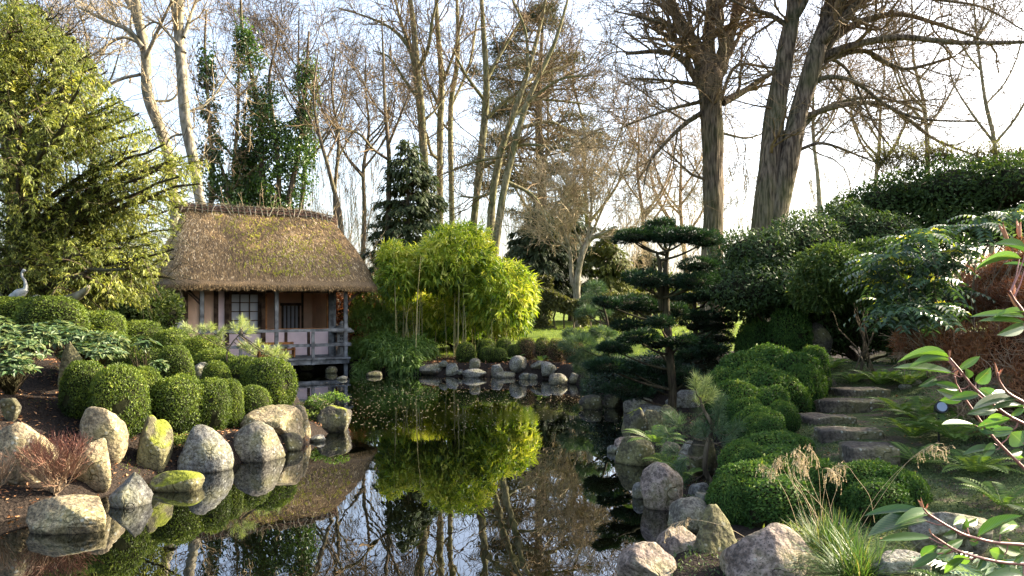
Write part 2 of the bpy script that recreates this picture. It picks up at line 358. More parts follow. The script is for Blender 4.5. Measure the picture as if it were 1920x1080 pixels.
# ------------------------------------------------------------------ terrain and pond
POND = np.array([(-9,2.2),(-7.5,4.6),(-6,6.1),(-4.75,6.95),(-4.15,7.9),(-4.0,9.1),(-3.45,9.8),(-3.0,10.6),(-2.75,11.9),(-2.55,12.9),
 (-3.3,14.2),(-4.1,15.9),(-5.0,18.2),(-6.0,20.6),(-6.6,23.2),(-5.2,24.3),(-3.9,23.1),(-2.6,22.5),(-1.45,21.8),(0,21.7),(1.0,21.1),
 (1.6,19.7),(1.7,17.2),(2.0,15.4),(2.2,14.6),(1.95,13),(1.6,11.1),(1.55,9.7),(1.4,8),(1.5,7.2),(1.05,6.4),(.85,5.7),(.55,4.6),(0,3.0),(-3,1.9)])
CP = np.array([(0,0,.4),(-4,0,.3),(-9,0,.5),(4,2,.5),(1.5,4.5,.08),(2.2,4.5,.1),(2.5,5.5,.14),(2.1,6.7,.13),(1.9,7.5,.05),(4,5.5,.4),(3.3,5.2,.3),(5,8,.6),(3.1,7.2,.38),(2.6,6.6,.2),(6,4,.7),
 (3.75,7.6,.38),(3.9,8.7,.44),(4.0,9.7,.48),(4.5,10.6,.54),(5.2,11.6,.62),(6.2,14,.95),(8,12,1.1),(7,8,.9),(10,16,1.3),(14,14,1.5),(12,20,1.3),
 (3.4,11,.45),(2.1,9,.08),(2.0,8.2,.05),(2.2,10.2,.08),(2.3,11.5,.1),(2.7,13.5,.12),(2.9,9.3,.32),(3.5,16,.38),(3,20,.4),(5.5,20,.7),(2.5,17,.25),
 (2,25,.38),(-1,25,.33),(-4,25.5,.33),(2,29,.6),(4,36,.85),(0,45,1),(10,40,1),(-5,40,.8),(-10,32,.8),(-13,24,1),(6,28,.8),
 (-7,24,.25),(-9,26.5,.3),(-8,21.5,.35),(-6.5,20.5,.2),
 (-5,7.9,.2),(-4.66,8.9,.22),(-4.25,9.2,.1),(-5.3,9.6,.58),(-4.8,9.6,.45),(-4.3,10.2,.35),(-3.7,11.3,.3),(-3.8,12.3,.4),(-5.7,10,.8),(-5.6,14,.85),(-7.2,14,1.2),(-8.4,14,1.5),(-6.2,9.6,.95),(-6.8,11.5,1.15),(-5.0,12.6,.55),(-5.7,9,.72),
 (-4.5,7.7,.15),(-5.3,7.2,.28),(-6.5,7.5,.7),(-10,8,1.1),(-10,18,1.35),(-12,14,1.7),(-7.4,18,.8),(-5.8,17,.5),(-4.2,14.6,.25),(-3.2,12.8,.12),(-12,20,1.3),
 (0,80,1.4),(-40,80,1.4),(40,80,1.6),(-45,30,1.2),(45,30,1.6),(-40,0,1),(40,0,1),(0,-30,.6),(0,150,1.5),(20,55,1.3),(-20,50,1.1)], float)
def sdist(x, y):
    """signed distance to the pond outline, positive on land"""
    x = np.asarray(x, float); y = np.asarray(y, float)
    a = POND; b = np.roll(POND, -1, 0); d2 = np.full(x.shape, 1e9); ins = np.zeros(x.shape, bool)
    for (ax, ay), (bx, by) in zip(a, b):
        ex, ey = bx-ax, by-ay; wx, wy = x-ax, y-ay
        t = np.clip((wx*ex+wy*ey)/(ex*ex+ey*ey), 0, 1)
        d2 = np.minimum(d2, (wx-ex*t)**2+(wy-ey*t)**2)
        c = ((ay <= y) & (by > y)) | ((by <= y) & (ay > y))
        xi = ax+(y-ay)/(by-ay+1e-12)*ex
        ins ^= c & (x < xi)
    return np.where(ins, -1, 1)*np.sqrt(d2)
def ground(x, y):
    x = np.asarray(x, float); y = np.asarray(y, float)
    w = 0; z = 0
    for cx, cy, cz in CP:
        k = 1/((x-cx)**2+(y-cy)**2+.15)**2.4; w = w+k; z = z+k*cz
    z = z/w
    s = sdist(x, y); t = np.clip((s+.45)/.85, 0, 1); t = t*t*(3-2*t)
    p3 = np.stack([x, y, 0*x], -1)
    z = z+noise(p3, .9, 3, 3)*.035*np.clip(s, 0, 1)+noise(p3, .12, 4, 2)*.12*np.clip((s-8)/10, 0, 1)
    return -.75+(z+.75)*t
def gz(x, y): return float(ground(np.array([x]), np.array([y]))[0])
def hit(px, py, floor=0.0):
    """first point of land or water on the sight line through photo pixel px, py"""
    D = np.geomspace(2, 140, 1500); x = (px-HX)/F*D; z = CZ-(py-HY)/F*D
    g = np.maximum(ground(x, D), floor); k = np.argmax(z <= g)
    return A(x[k], D[k], g[k])

def terrain_mesh():
    u = np.linspace(-1, 1, 221); v = np.linspace(0, 1, 281)
    xs = np.sign(u)*(np.abs(u)*14+np.abs(u)**6*286)
    ys = -20+v*58+v**6*420
    X, Y = np.meshgrid(xs, ys); Z = ground(X.ravel(), Y.ravel()).reshape(X.shape)
    V = np.stack([X, Y, Z], -1).reshape(-1, 3); nx, ny = len(xs), len(ys)
    j, i = np.meshgrid(np.arange(ny-1), np.arange(nx-1), indexing='ij'); a = (j*nx+i).ravel()
    Fc = np.stack([a, a+1, a+nx+1, a+nx], 1)
    # ground cover zone: 0 soil, .5 mossy path, 1 lawn
    x, y = V[:, 0], V[:, 1]; n = noise(V*A(1,1,0), .5, 9, 3)*.8
    lawn = np.clip((y-24.6+.25*np.abs(x+1)+n)/1.2, 0, 1)*np.clip((x+4.2+n)/2, 0, 1)
    lawn = np.maximum(lawn, np.clip((y-34)/4, 0, 1))
    path = np.clip((x-2.6-.04*(y-8)+n*.4)/.5, 0, 1)*np.clip((17-y)/2, 0, 1)*np.clip((y-3)/1, 0, 1)
    zone = np.maximum(lawn, .5*path)
    mb = MB().add(V, Fc, zone)
    m, t, pb, out = mat('garden_ground')
    z = var_attr(t); n1 = tex(t, 3, detail=6); n2 = tex(t, 40, detail=5); n3 = tex(t, .7, detail=4)
    soil = ramp(t, [(.3, (.008,.006,.005)), (.7, (.04,.03,.023))], n2)
    moss = mix(t, ramp(t, [(.3, (.03,.045,.014)), (.7, (.12,.15,.06))], n2), ramp(t, [(.3, (.05,.042,.03)), (.7, (.13,.11,.08))], n2), ramp(t, [(.50, (0,0,0)), (.6, (1,1,1))], n1))
    lw = ramp(t, [(.3, (.07,.11,.015)), (.7, (.16,.21,.03))], n2)
    c = mix(t, soil, moss, ramp(t, [(.2, (0,0,0)), (.45, (1,1,1))], z)); c = mix(t, c, lw, ramp(t, [(.6, (0,0,0)), (.9, (1,1,1))], z))
    t.links.new(c, pb.inputs['Base Color']); pb.inputs['Roughness'].default_value = .95; pb.inputs['Specular IOR Level'].default_value = .1
    bump(t, n2, .9, .03, pb)
    structure(mb.build('ground', m, smooth=True))
terrain_mesh()

def water():
    n = 200; u = np.linspace(-10.5, 3.2, 70); v = np.linspace(1.2, 25.2, 120)
    X, Y = np.meshgrid(u, v); nx, ny = len(u), len(v)
    V = np.stack([X, Y, 0*X], -1).reshape(-1, 3); j, i = np.meshgrid(np.arange(ny-1), np.arange(nx-1), indexing='ij'); a = (j*nx+i).ravel()
    Fc = np.stack([a, a+1, a+nx+1, a+nx], 1)
    m, t, pb, out = mat('pond_water')
    N1 = tex(t, 4.0, detail=2, sc=(1.4,.5,1)); N2 = tex(t, 38, detail=3, sc=(1,.6,1)); big = tex(t, .33, detail=2)
    patch = ramp(t, [(.50, (0,0,0)), (.63, (1,1,1))], big)
    geo = t.nodes.new('ShaderNodeNewGeometry'); sy = t.nodes.new('ShaderNodeSeparateXYZ'); t.links.new(geo.outputs['Position'], sy.inputs[0])
    patch = math_(t, 'MULTIPLY', patch, ramp(t, [(.47, (0,0,0)), (.52, (1,1,1)), (.66, (1,1,1)), (.74, (0,0,0))], math_(t, 'MULTIPLY', sy.outputs[1], .04)))
    b1 = N(t, 'Bump', i_Strength=.015, i_Distance=.05); t.links.new(N1, b1.inputs['Height'])
    b2 = N(t, 'Bump', i_Distance=.012); t.links.new(N2, b2.inputs['Height']); t.links.new(math_(t, 'MULTIPLY', patch, .13), b2.inputs['Strength']); t.links.new(b1.outputs[0], b2.inputs['Normal'])
    di = N(t, 'BsdfDiffuse', i_Color=(.0012,.0016,.0007,1)); gl = N(t, 'BsdfGlossy', i_Roughness=.0, i_Color=(.93,.95,1,1))
    for nd in (di, gl): t.links.new(b2.outputs[0], nd.inputs['Normal'])
    fr = N(t, 'Fresnel', i_IOR=1.9); t.links.new(b2.outputs[0], fr.inputs['Normal'])
    mx = N(t, 'MixShader'); t.links.new(math_(t, 'MINIMUM', math_(t, 'MULTIPLY', fr.outputs[0], 1.25), .85), mx.inputs[0])
    t.links.new(di.outputs[0], mx.inputs[1]); t.links.new(gl.outputs[0], mx.inputs[2]); t.links.new(mx.outputs[0], out.inputs['Surface'])
    structure(MB().add(V, Fc).build('pond_water', m))
water()

def inpond(n, x0, x1, y0, y1, margin=-.1):
    x = R(x0, x1, n*3); y = R(y0, y1, n*3); k = sdist(x, y) < margin; return x[k][:n], y[k][:n]
def onland(n, x0, x1, y0, y1, margin=.0, g=None):
    g = g or rng; x = g.uniform(x0, x1, n*3); y = g.uniform(y0, y1, n*3); k = sdist(x, y) > margin; x, y = x[k][:n], y[k][:n]
    return np.stack([x, y, ground(x, y)], 1)

# ------------------------------------------------------------------ tea house on stilts over the pond
HO, HA = A(-8.96, 21.0, 0), math.radians(30)
hut = thing('tea_house', 'thatched pink-walled tea house with a railed deck standing over the pond', 'tea house', HO, HA)
def Hbeam(name, a, b, w, h, m, parent=None, **kw):
    mb = MB(); beam(mb, a, b, w, h, var=R(), **kw); return mb.build(name, M[m] if isinstance(m, str) else m, parent or hut)
EZ, RZ = 2.50, 4.80
def roof_ring(t, off=0, n=96):
    """t 0 at the eave .. 1 at the ridge"""
    u0 = -.05+.75*t**1.15; u1 = 5.84-.86*t**1.7; v0 = -.02+2.42*t; v1 = 5.5-3.0*t
    u0 += off; u1 -= off; v0 += off; v1 -= off
    cu, cv, hu, hv = (u0+u1)/2, (v0+v1)/2, (u1-u0)/2, max((v1-v0)/2, .03)
    a = np.linspace(0, 2*math.pi, n, endpoint=False)+.02; r = .32*(1-t)+.04
    e = 9.0
    c, s = np.cos(a), np.sin(a); k = (np.abs(c)**e+np.abs(s)**e)**(-1/e)
    u = cu+hu*c*k; v = cv+hv*s*k
    z = EZ+(RZ-EZ)*(t**.94)-.0*t
    sag = .05*np.clip(1-np.abs(u-2.8)/3, 0, 1)*(1-t)*-1
    # left back corner stands out a little further
    u = u-.35*np.clip((v-2.5)/3, 0, 1)*np.clip((1.5-u)/1.5, 0, 1)*(1-t)
    return np.stack([u, v, z+sag-.10*np.clip((u-4.6)/1., 0, 1)*t], 1)
def roof():
    n = 96; rings = []
    for off, dz in ((1.0, .62), (.5, .20), (.16, -.06), (.05, -.11), (-.02, -.10), (-.07, -.04), (-.06, .05)):
        q = roof_ring(0, off); q[:, 2] = EZ+dz+(.0); rings.append(q)
    ts = np.linspace(.035, 1, 26)
    for t in ts: rings.append(roof_ring(t, 0)+A(0,0,.08*(1-t)))
    V = np.concatenate(rings); V += (noise(V, 1.6, 5, 3)*.03)[:, None]*A(.3,.3,1)
    Fc = []
    for i in range(len(rings)-1):
        for k in range(n): Fc.append([i*n+k, i*n+(k+1)%n, i*n+n+(k+1)%n, i*n+n+k])
    m, t, pb, out = mat('thatch_base')
    n1 = tex(t, 30, detail=6); n2 = tex(t, 1.4, detail=4)
    c = mix(t, ramp(t, [(.3, (.06,.04,.022)), (.7, (.26,.18,.10))], n1), ramp(t, [(.35, (.7,.66,.6)), (.65, (1.2,1.15,1.0))], n2), .8, 'MULTIPLY')
    t.links.new(c, pb.inputs['Base Color']); pb.inputs['Roughness'].default_value = .95; bump(t, n1, .8, .03, pb)
    rf = MB().add(V, Fc).build('roof', m, hut, smooth=True)
    # reed ends lying down the slope
    st = leafmat('thatch_reed', [(0, (.05,.03,.014)), (.3, (.15,.095,.042)), (.55, (.33,.21,.09)), (.8, (.58,.40,.19)), (1, (.84,.68,.43))], .05, (1,1,.8), rough=.75, spec=.3, clump=1.0)
    g = np.random.default_rng(3); k = 64000
    ti = g.uniform(.0, .985, k); ai = g.integers(0, n, k)
    grid = np.stack(rings[7:]); K = len(grid)
    x = ti*(K-1); i = x.astype(int); f = (x-i)[:, None]; fa = g.uniform(0, 1, (k, 1))
    a2 = (ai+1) % n
    # sample around the perimeter by arc length instead of by angle
    per = np.linalg.norm(np.roll(grid[0], -1, 0)-grid[0], axis=1); ai = g.choice(n, k, p=per/per.sum()); a2 = (ai+1) % n
    p0 = (grid[i, ai]*(1-fa)+grid[i, a2]*fa); p1 = (grid[i+1, ai]*(1-fa)+grid[i+1, a2]*fa)
    C = p0*(1-f)+p1*f; dn = nrm(p0-p1); sd = nrm(grid[i, a2]-grid[i, ai]); nm = nrm(np.cross(sd, -dn))
    C = C+nm*(g.uniform(-.005, .03, (k, 1)))+ (noise(C, 1.6, 5, 3)*.03)[:, None]*A(.3,.3,1)
    dd = dn+sd*g.normal(0, .17, (k, 1))+nm*g.normal(.07, .07, (k, 1))
    va = np.clip(.42+.13*noise(C, .9, 6, 3)+g.normal(0, .24, k)+.22*(C[:, 0] < 2.0)*(1-C[:, 0]/2), 0, 1)
    mb = MB(); leaves(mb, C-dd*.05, dd, nm, g.uniform(.06, .17, k), g.uniform(.008, .02, k), va, droop=.02, fold=0)
    mb.build('reeds', st, rf, kind='stuff')
    # trimmed ends hanging at the eave
    k = 5000; ai = g.choice(n, k, p=per/per.sum()); e0 = np.array(rings[5]); fa = g.uniform(0, 1, (k, 1))
    C = e0[ai]*(1-fa)+e0[(ai+1) % n]*fa+A(0,0,1)*g.uniform(-.06, .08, (k, 1))
    o = nrm((C-A(2.8,2.7,0))*A(.5,1,0)); mb = MB(); leaves(mb, C, A(0,0,-1)+o*g.uniform(-.4, .9, (k, 1))+g.normal(0, .25, (k, 3)), o, g.uniform(.04, .10, k), .014, g.uniform(.1, .75, k), droop=0)
    mb.build('eave_reeds', st, rf, kind='stuff')
    # yellow moss clumps, mostly on the right of the slope
    k = 700; tm = g.uniform(.08, .93, k*2); fr = g.uniform(0, 1, k*2)**.55
    keep = np.where(noise(np.stack([fr*6, tm*3, 0*fr], 1), .8, 8, 2)+fr*.9+g.normal(0,.5,k*2) > .3)[0][:k]; tm, fr = tm[keep], fr[keep]
    C = []
    for a, b in zip(tm, fr):
        r = roof_ring(a, 0); q = r[r[:, 1] < r[:, 1].min()+.03]; C.append([q[:,0].min()+(q[:,0].max()-q[:,0].min())*b, q[0,1], q[0,2]+.1*(1-a)])
    C = np.repeat(np.array(C), 7, 0)+g.normal(0, .022, (len(C)*7, 3))*A(.5,1,1)+A(0,-.02,.03)
    ym = leafmat('yellow_moss', [(0, (.20,.21,.02)), (.6, (.44,.42,.04)), (1, (.62,.58,.10))], .2, (1,1,.6), rough=.8, clump=0)
    mb = MB(); leaves(mb, C, A(0,-.7,-.7)+g.normal(0, .4, (len(C), 3)), A(0,-.7,.7)+g.normal(0, .3, (len(C), 3)), g.uniform(.02,.06,len(C)), .018, g.uniform(0,1,len(C)))
    mb.build('moss', ym, rf, kind='stuff')
    # ridge: heather roll held down by poles and pegs
    rd = MB(); u = np.linspace(.5, 5.2, 34); zz = RZ+.0-.07*np.clip((u-3.9)/1.1, 0, 1)**2*2
    C = np.stack([u, 0*u+2.45, zz-.02], 1); tubes(rd, C, (.15-.08*np.clip((u-4.6)/.6, 0, 1)), 12, cap=True)
    V = np.array(C); k = 5200; ii = g.integers(0, 33, k); fa = g.uniform(0,1,(k,1)); an = g.uniform(-.4, 3.54, k)
    o = np.stack([0*an, np.cos(an), np.sin(an)], 1); Q = V[ii]*(1-fa)+V[ii+1]*fa+o*.15
    leaves(rd, Q, np.stack([g.normal(0,1,k), np.cos(an+1.57*np.sign(np.cos(an))*-1), -np.abs(np.cos(an))*1.2], 1)+o*.35, o, g.uniform(.05,.16,k), .014, g.uniform(0,1,k))
    ridge = rd.build('ridge', M['ridge'], rf)
    for dv, dz, r in ((-.15,.06,.022), (-.19,-.05,.02), (0,.155,.02), (.15,.06,.02)):
        q = np.linspace(.42, 5.1, 14); mb = MB(); tubes(mb, np.stack([q, 2.45+dv+0*q+g.normal(0,.01,14), np.interp(q, u, zz)+dz+g.normal(0,.012,14)], 1), np.full(14, r), 6, var=.8, cap=True)
        mb.build('ridge_pole', M['bark'], rf)
    for q in np.arange(.62, 5.1, .17):
        mb = MB(); z0 = float(np.interp(q, u, zz)); a = g.normal(0, .06)
        tubes(mb, [[q+a, 2.18, z0-.13], [q, 2.28, z0+.09], [q-a/2, 2.40, z0+.17], [q-a, 2.50, z0+.18]], [.014]*4, 5, cap=True); mb.build('ridge_peg', M['barkp'], rf)
    k = 260; q = g.uniform(.5, 4.9, k); C = np.stack([q, 2.45+g.uniform(-.15,.1,k), np.interp(q, u, zz)+.13], 1)
    tw, tr = [], []
    for c in C:
        d = nrm(A(*g.normal(0, .8, 2), abs(g.normal(.5,.5)))); L = g.uniform(.06,.2); tw.append([c, c+d*L*.5+g.normal(0,.015,3), c+d*L]); tr.append([.006,.005,.003])
    mb = MB(); tubes(mb, tw, tr, 3, var=g.uniform(0,1,k)); mb.build('loose_twigs', M['twigp'], rf, kind='stuff')
    # rafters seen under the left end and front
    for v in np.arange(.5, 5.2, .42): Hbeam('rafter', (.02-.30*max(0,(v-2.5)/3), v, EZ-.02), (.75, v, EZ+.55), .05, .07, 'brownwood', rf)
    for uu in np.arange(.6, 5.4, .40): Hbeam('rafter', (uu, .14, EZ-.03), (uu, 1.2, EZ+.62), .05, .07, 'brownwood', rf)
    for z, o in ((.02,.14), (.25,.4)): Hbeam('purlin', (o, .2, EZ+z), (o, 5.1, EZ+z), .04, .04, 'brownwood', rf)
roof()
# timber frame
WV, DZ = 1.35, .42
for u in (.84, 2.85, 4.88): Hbeam('post', (u, .45, DZ-.55 if u > 4 else DZ-.6), (u, .45, EZ-.02), .10, .10, 'greywood')
Hbeam('eave_beam', (.1, .45, EZ-.07), (5.45, .45, EZ-.07), .11, .13, 'brownwood')
Hbeam('eave_beam', (.28, .2, EZ-.05), (.28, 5.2, EZ-.05), .09, .11, 'brownwood')
for u, s in ((.84,-1), (4.88,1)):
    mb = MB(); tubes(mb, [[u+s*.04,.45,EZ-.50],[u+s*.16,.45,EZ-.36],[u+s*.33,.45,EZ-.20],[u+s*.5,.45,EZ-.12]], [.035]*4, 6, cap=True); mb.build('brace', M['brownwood'], hut)
mb = MB(); tubes(mb, [[.84,.5,EZ-.45],[.7,.8,EZ-.28],[.6,1.2,EZ-.12]], [.035]*3, 6, cap=True); mb.build('brace', M['brownwood'], hut)
for a, b in (((.02,5.0,.1),(.02,5.0,EZ)), ((.30,3.75,.1),(.30,3.75,EZ)), ): Hbeam('post', a, b, .10, .10, 'brownwood')
# walls of the room
u_posts = (.55, .98, 1.36, 1.654, 2.68, 4.71)
for u in u_posts: Hbeam('wall_post', (u, WV, DZ-.1), (u, WV, EZ+.1), .12 if u != 4.71 else .15, .12, 'brownwood' if u < 4 else 'greywood')
Hbeam('wall_post', (4.84, WV+.12, -.4), (4.84, WV+.12, EZ+.1), .11, .11, 'greywood')
Hbeam('wall_post', (.55, 3.3, .1), (.55, 3.3, EZ), .12, .12, 'brownwood')
def panel(name, c, s, m, parent=None): mb = MB(); box(mb, c, s); return mb.build(name, M[m], parent or hut)
panel('wall_panel', (.765, WV+.02, 1.45), (.31,.06,2.05), 'plasterlit'); panel('wall_panel', (1.17, WV+.02, 1.45), (.26,.06,2.05), 'plasterlit')
panel('wall_panel', (1.507, WV+.02, 1.45), (.174,.06,2.05), 'plaster')
panel('wall_panel', (.55, 2.33, 1.45), (.06,1.80,2.05), 'plaster'); panel('wall_panel', (.55, 4.2, 1.45), (.06,1.6,2.05), 'plaster')
# shoji window
fr = panel('window', (2.167, WV+.05, EZ-.12), (.90,.05,.14), 'brownwood')
for c, s in (((1.755,WV+.03,1.82),(.08,.06,1.2)), ((2.58,WV+.03,1.82),(.08,.06,1.2)), ((2.167,WV+.03,1.19),(.74,.06,.10)), ((2.167,WV+.03,2.32),(.74,.06,.09))): panel('window_frame', c, s, 'brownwood', fr)
for c in (2.03, 2.30): panel('glazing_bar', (c, WV+.035, 1.76), (.028,.035,1.03), 'brownwood', fr)
for z in (1.52, 1.78, 2.04): panel('glazing_bar', (2.167, WV+.037, z), (.74,.032,.028), 'brownwood', fr)
for c, w in ((1.905,.222), (2.165,.242), (2.427,.226)):
    for z, h in ((1.375,.262), (1.65,.232), (1.91,.232), (2.165,.222)): panel('pane', (c, WV+.06, z), (w,.012,h), 'paper', fr)
panel('wall_panel', (2.167, WV+.03, .78), (.90,.05,.70), 'plaster')
Hbeam('lintel', (1.6, WV-.0, EZ-.10), (4.8, WV-.0, EZ-.10), .14, .12, 'brownwood')
# open room with the low pink wall
for u0, u1 in ((2.74, 3.30), (3.39, 3.98), (4.07, 4.63)): panel('wall_panel', ((u0+u1)/2, WV+.02, .82), (u1-u0,.05,.72), 'plaster')
for u in (3.345, 4.025): Hbeam('wall_stud', (u, WV+.02, .44), (u, WV+.02, 1.2), .085, .08, 'brownwood')
Hbeam('window_ledge', (2.74, WV+.04, 1.235), (4.64, WV+.04, 1.235), .16, .07, 'orangewood'); Hbeam('bottom_rail', (2.74, WV+.03, .43), (4.64, WV+.03, .43), .08, .07, 'greywood')
Hbeam('window_jamb', (4.615, WV+.03, 1.275), (4.615, WV+.03, 2.3), .05, .05, 'orangewood'); Hbeam('window_jamb', (2.765, WV+.03, 1.275), (2.765, WV+.03, 2.3), .05, .05, 'orangewood')
panel('back_wall', (2.7, 3.3, 1.45), (4.2,.05,2.05), 'plasterlit'); panel('end_wall', (4.71, 2.35, 1.45), (.05,1.85,2.05), 'plasterlit'); panel('partition_wall', (2.60, 2.35, 1.45), (.05,1.85,2.05), 'plasterlit')
panel('room_floor', (2.65, 2.35, .38), (4.1,1.9,.06), 'brownwood')
for i in range(7): panel('ceiling_board', (2.95+i*.26, 2.3, 2.46), (.235,1.8,.02), 'orangewood')
bw = panel('back_window', (3.98, 3.24, 1.99), (.66,.06,.09), 'brownwood')
for c, s in (((3.72,3.25,1.5),(.06,.05,.9)), ((4.24,3.25,1.5),(.06,.05,.9)), ((3.98,3.25,1.05),(.46,.05,.06))): panel('window_frame', c, s, 'brownwood', bw)
for c in (3.85, 3.98, 4.11): panel('window_bar', (c, 3.235, 1.51), (.035,.035,.86), 'brownwood', bw)
panel('pane', (3.98,3.262,1.51), (.46,.012,.86), 'paper', bw)
Hbeam('wall_stud', (4.36, 3.25, .44), (4.36, 3.25, 2.4), .06, .05, 'brownwood')
# deck
for i, v in enumerate(np.arange(.33, 1.28, .118)): Hbeam('deck_board', (.75+R(-.02,.02), v, DZ-.02), (4.98+R(-.02,.02), v, DZ-.02), .108, .035, 'greywood')
Hbeam('deck_beam', (.7, .36, DZ-.11), (4.95, .36, DZ-.11), .07, .14, 'greywood'); Hbeam('deck_beam', (.7, 1.2, DZ-.11), (4.95, 1.2, DZ-.11), .07, .14, 'greywood')
Hbeam('top_rail', (.75, .40, 1.235), (5.03, .40, 1.235), .09, .085, 'greywood'); Hbeam('lower_rail', (.75, .40, .80), (5.03, .40, .80), .06, .085, 'greywood')
for u in (1.84, 3.87): Hbeam('baluster', (u, .33, DZ-.19), (u, .33, 1.19), .09, .05, 'greywood')
Hbeam('top_rail', (4.93, .47, 1.235), (4.93, 1.3, 1.235), .08, .08, 'greywood'); Hbeam('lower_rail', (4.93, .5, .80), (4.93, 1.3, .80), .06, .08, 'greywood')
for u, v in ((2.85,.45),(1.8,1.2),(3.87,1.2),(2.85,2.6),(4.7,2.8)): Hbeam('stilt', (u, v, -.5), (u, v, DZ-.18), .10, .10, 'brownwood')
# bench on the deck
def Hw(u, v, z=0): c, s = math.cos(HA), math.sin(HA); return A(HO[0]+u*c-v*s, HO[1]+u*s+v*c, z)
be = thing('bench', 'low orange-brown wooden bench on the tea house deck', 'bench', Hw(3.0, 1.08, DZ), HA)
for c, s, n in (((0,0,.24),(1.05,.28,.035),'seat'), ((0,.12,.42),(1.05,.03,.07),'back_rail'), ((-.5,0,.16),(.04,.26,.30),'leg'), ((.5,0,.16),(.04,.26,.30),'leg'), ((.5,.10,.34),(.05,.06,.22),'armrest'), ((-.5,.10,.34),(.05,.06,.22),'armrest'), ((0,0,.08),(1.0,.05,.05),'stretcher')):
    mb = MB(); box(mb, c, s); mb.build(n, M['orangewood'], be)
# stone lantern by the hut
lp = P(641, 690, 24.6); lp[2] = gz(lp[0], lp[1])
la = thing('stone_lantern', 'grey stone lantern between the tea house and the bamboo', 'stone lantern', lp, .3)
def lathe(prof, sides, m, parent, name, rot=0):
    pr = np.array(prof, float); mb = MB(); th = np.arange(sides)/sides*6.2832+rot
    V = np.stack([pr[:, 0, None]*np.cos(th), pr[:, 0, None]*np.sin(th), np.repeat(pr[:, 1, None], sides, 1)], -1).reshape(-1, 3); k = len(pr)
    Fc = [[i*sides+j, i*sides+(j+1) % sides, (i+1)*sides+(j+1) % sides, (i+1)*sides+j] for i in range(k-1) for j in range(sides)]
    return mb.add(V, Fc).build(name, m, parent)
q4 = math.pi/4; LS = M['lanternstone']
lathe([(.0,0),(.26,0),(.24,.12),(.15,.18),(.12,.42),(.17,.47),(0,.47)], 6, LS, la, 'pedestal')
lathe([(0,.47),(.27,.47),(.29,.53),(.22,.56),(0,.56)], 6, LS, la, 'platform')
fb = lathe([(0,.56),(.21,.56),(.21,.86),(0,.86)], 4, LS, la, 'light_box', q4)
for i in range(2):
    for j in range(3): mb = MB(); box(mb, (-.05+j*.05, -.152, .66+i*.09), (.035,.012,.06)); mb.build('opening_shade', M['black'], fb)  # black plates on the face stand in for shade inside the openings
lathe([(0,.84),(.36,.86),(.37,.91),(.18,1.03),(.07,1.08),(0,1.08)], 6, LS, la, 'lantern_roof'); lathe([(0,1.07),(.07,1.09),(.08,1.14),(.04,1.20),(0,1.22)], 10, LS, la, 'finial')

# ------------------------------------------------------------------ stones
ICOS = {}
for _k in (3, 4, 5):
    _bm = bmesh.new(); bmesh.ops.create_icosphere(_bm, subdivisions=_k, radius=1)
    ICOS[_k] = (np.array([v.co[:] for v in _bm.verts]), np.array([[v.index for v in f.verts] for f in _bm.faces])); _bm.free()
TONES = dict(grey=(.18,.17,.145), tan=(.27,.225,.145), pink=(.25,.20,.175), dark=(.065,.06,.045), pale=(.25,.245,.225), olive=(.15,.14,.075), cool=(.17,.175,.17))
nrock = 0
def rock(px, py, w, h, label, tone='grey', moss=0., D=None, depth=.8, flat=.5, lean=0, cuts=6, peak=0, sink=.25, group='stones along the pond edge'):
    """px centre, py foot line, w and h in photo pixels"""
    global nrock; nrock += 1; g = np.random.default_rng(nrock*13+5)
    if D is None: p = hit(px, py)
    else: p = A((px-HX)/F*D, D, 0); p[2] = max(CZ-(py-HY)/F*D, -9)
    W_, H_ = w/F*p[1]/2, h/F*p[1]
    v, fc = ICOS[5 if w > 110 else 4 if w > 30 else 3]; v = v.copy()
    e = 2.4; k = (np.abs(v)**e).sum(1)**(-1/e); v = v*k[:, None]
    v = v*(1+.13*noise(v, .65, nrock, 2)[:, None])
    for c in range(cuts):
        n = nrm(g.normal(size=3)*A(1,1,.8)+A(0,0,.25)); d = g.uniform(.52, .82)
        ex = (v@n)-d; ex = np.where(ex > 0, ex-.03*np.tanh(ex*20), 0); v = v-np.outer(ex*.92, n)
    v = v+nrm(v)*(.055*noise(v, 1.9, nrock+50, 4)+.018*noise(v, 7, nrock+80, 3)-.05*np.exp(-(noise(v, 1.1, nrock+31, 2)/.06)**2))[:, None]
    v = (v-(v.max(0)+v.min(0))/2)/((v.max(0)-v.min(0))/2)
    if peak: f = 1-peak*np.clip(v[:, 2:3], -.2, 1); v[:, :2] *= f
    v[:, 0] += lean*np.clip(v[:, 2], -.4, 1)
    low = min(gz(p[0], p[1]+W_*depth*.75), gz(p[0], p[1]+W_*depth*.1)); low = max(low, -.3)-.04
    tz = H_*(1+sink)/2; extra = max(0, p[2]+H_-2*tz-low)
    V = v*A(W_, W_*depth, tz); V[:, 2] -= extra*np.clip((-v[:, 2]-.35)/.65, 0, 1)   # foot sunk into the bank or pond bed
    o = MB().add(V, fc).build('garden_rock', M['rock'], smooth=True)
    o.location = (p[0], p[1]+W_*depth*.75, p[2]+H_-tz)
    o.rotation_euler = (0, 0, 0)
    o['tone'] = TONES[tone] if isinstance(tone, str) else tone; o['moss'] = float(moss)
    return tag(o, label, 'rock', group)
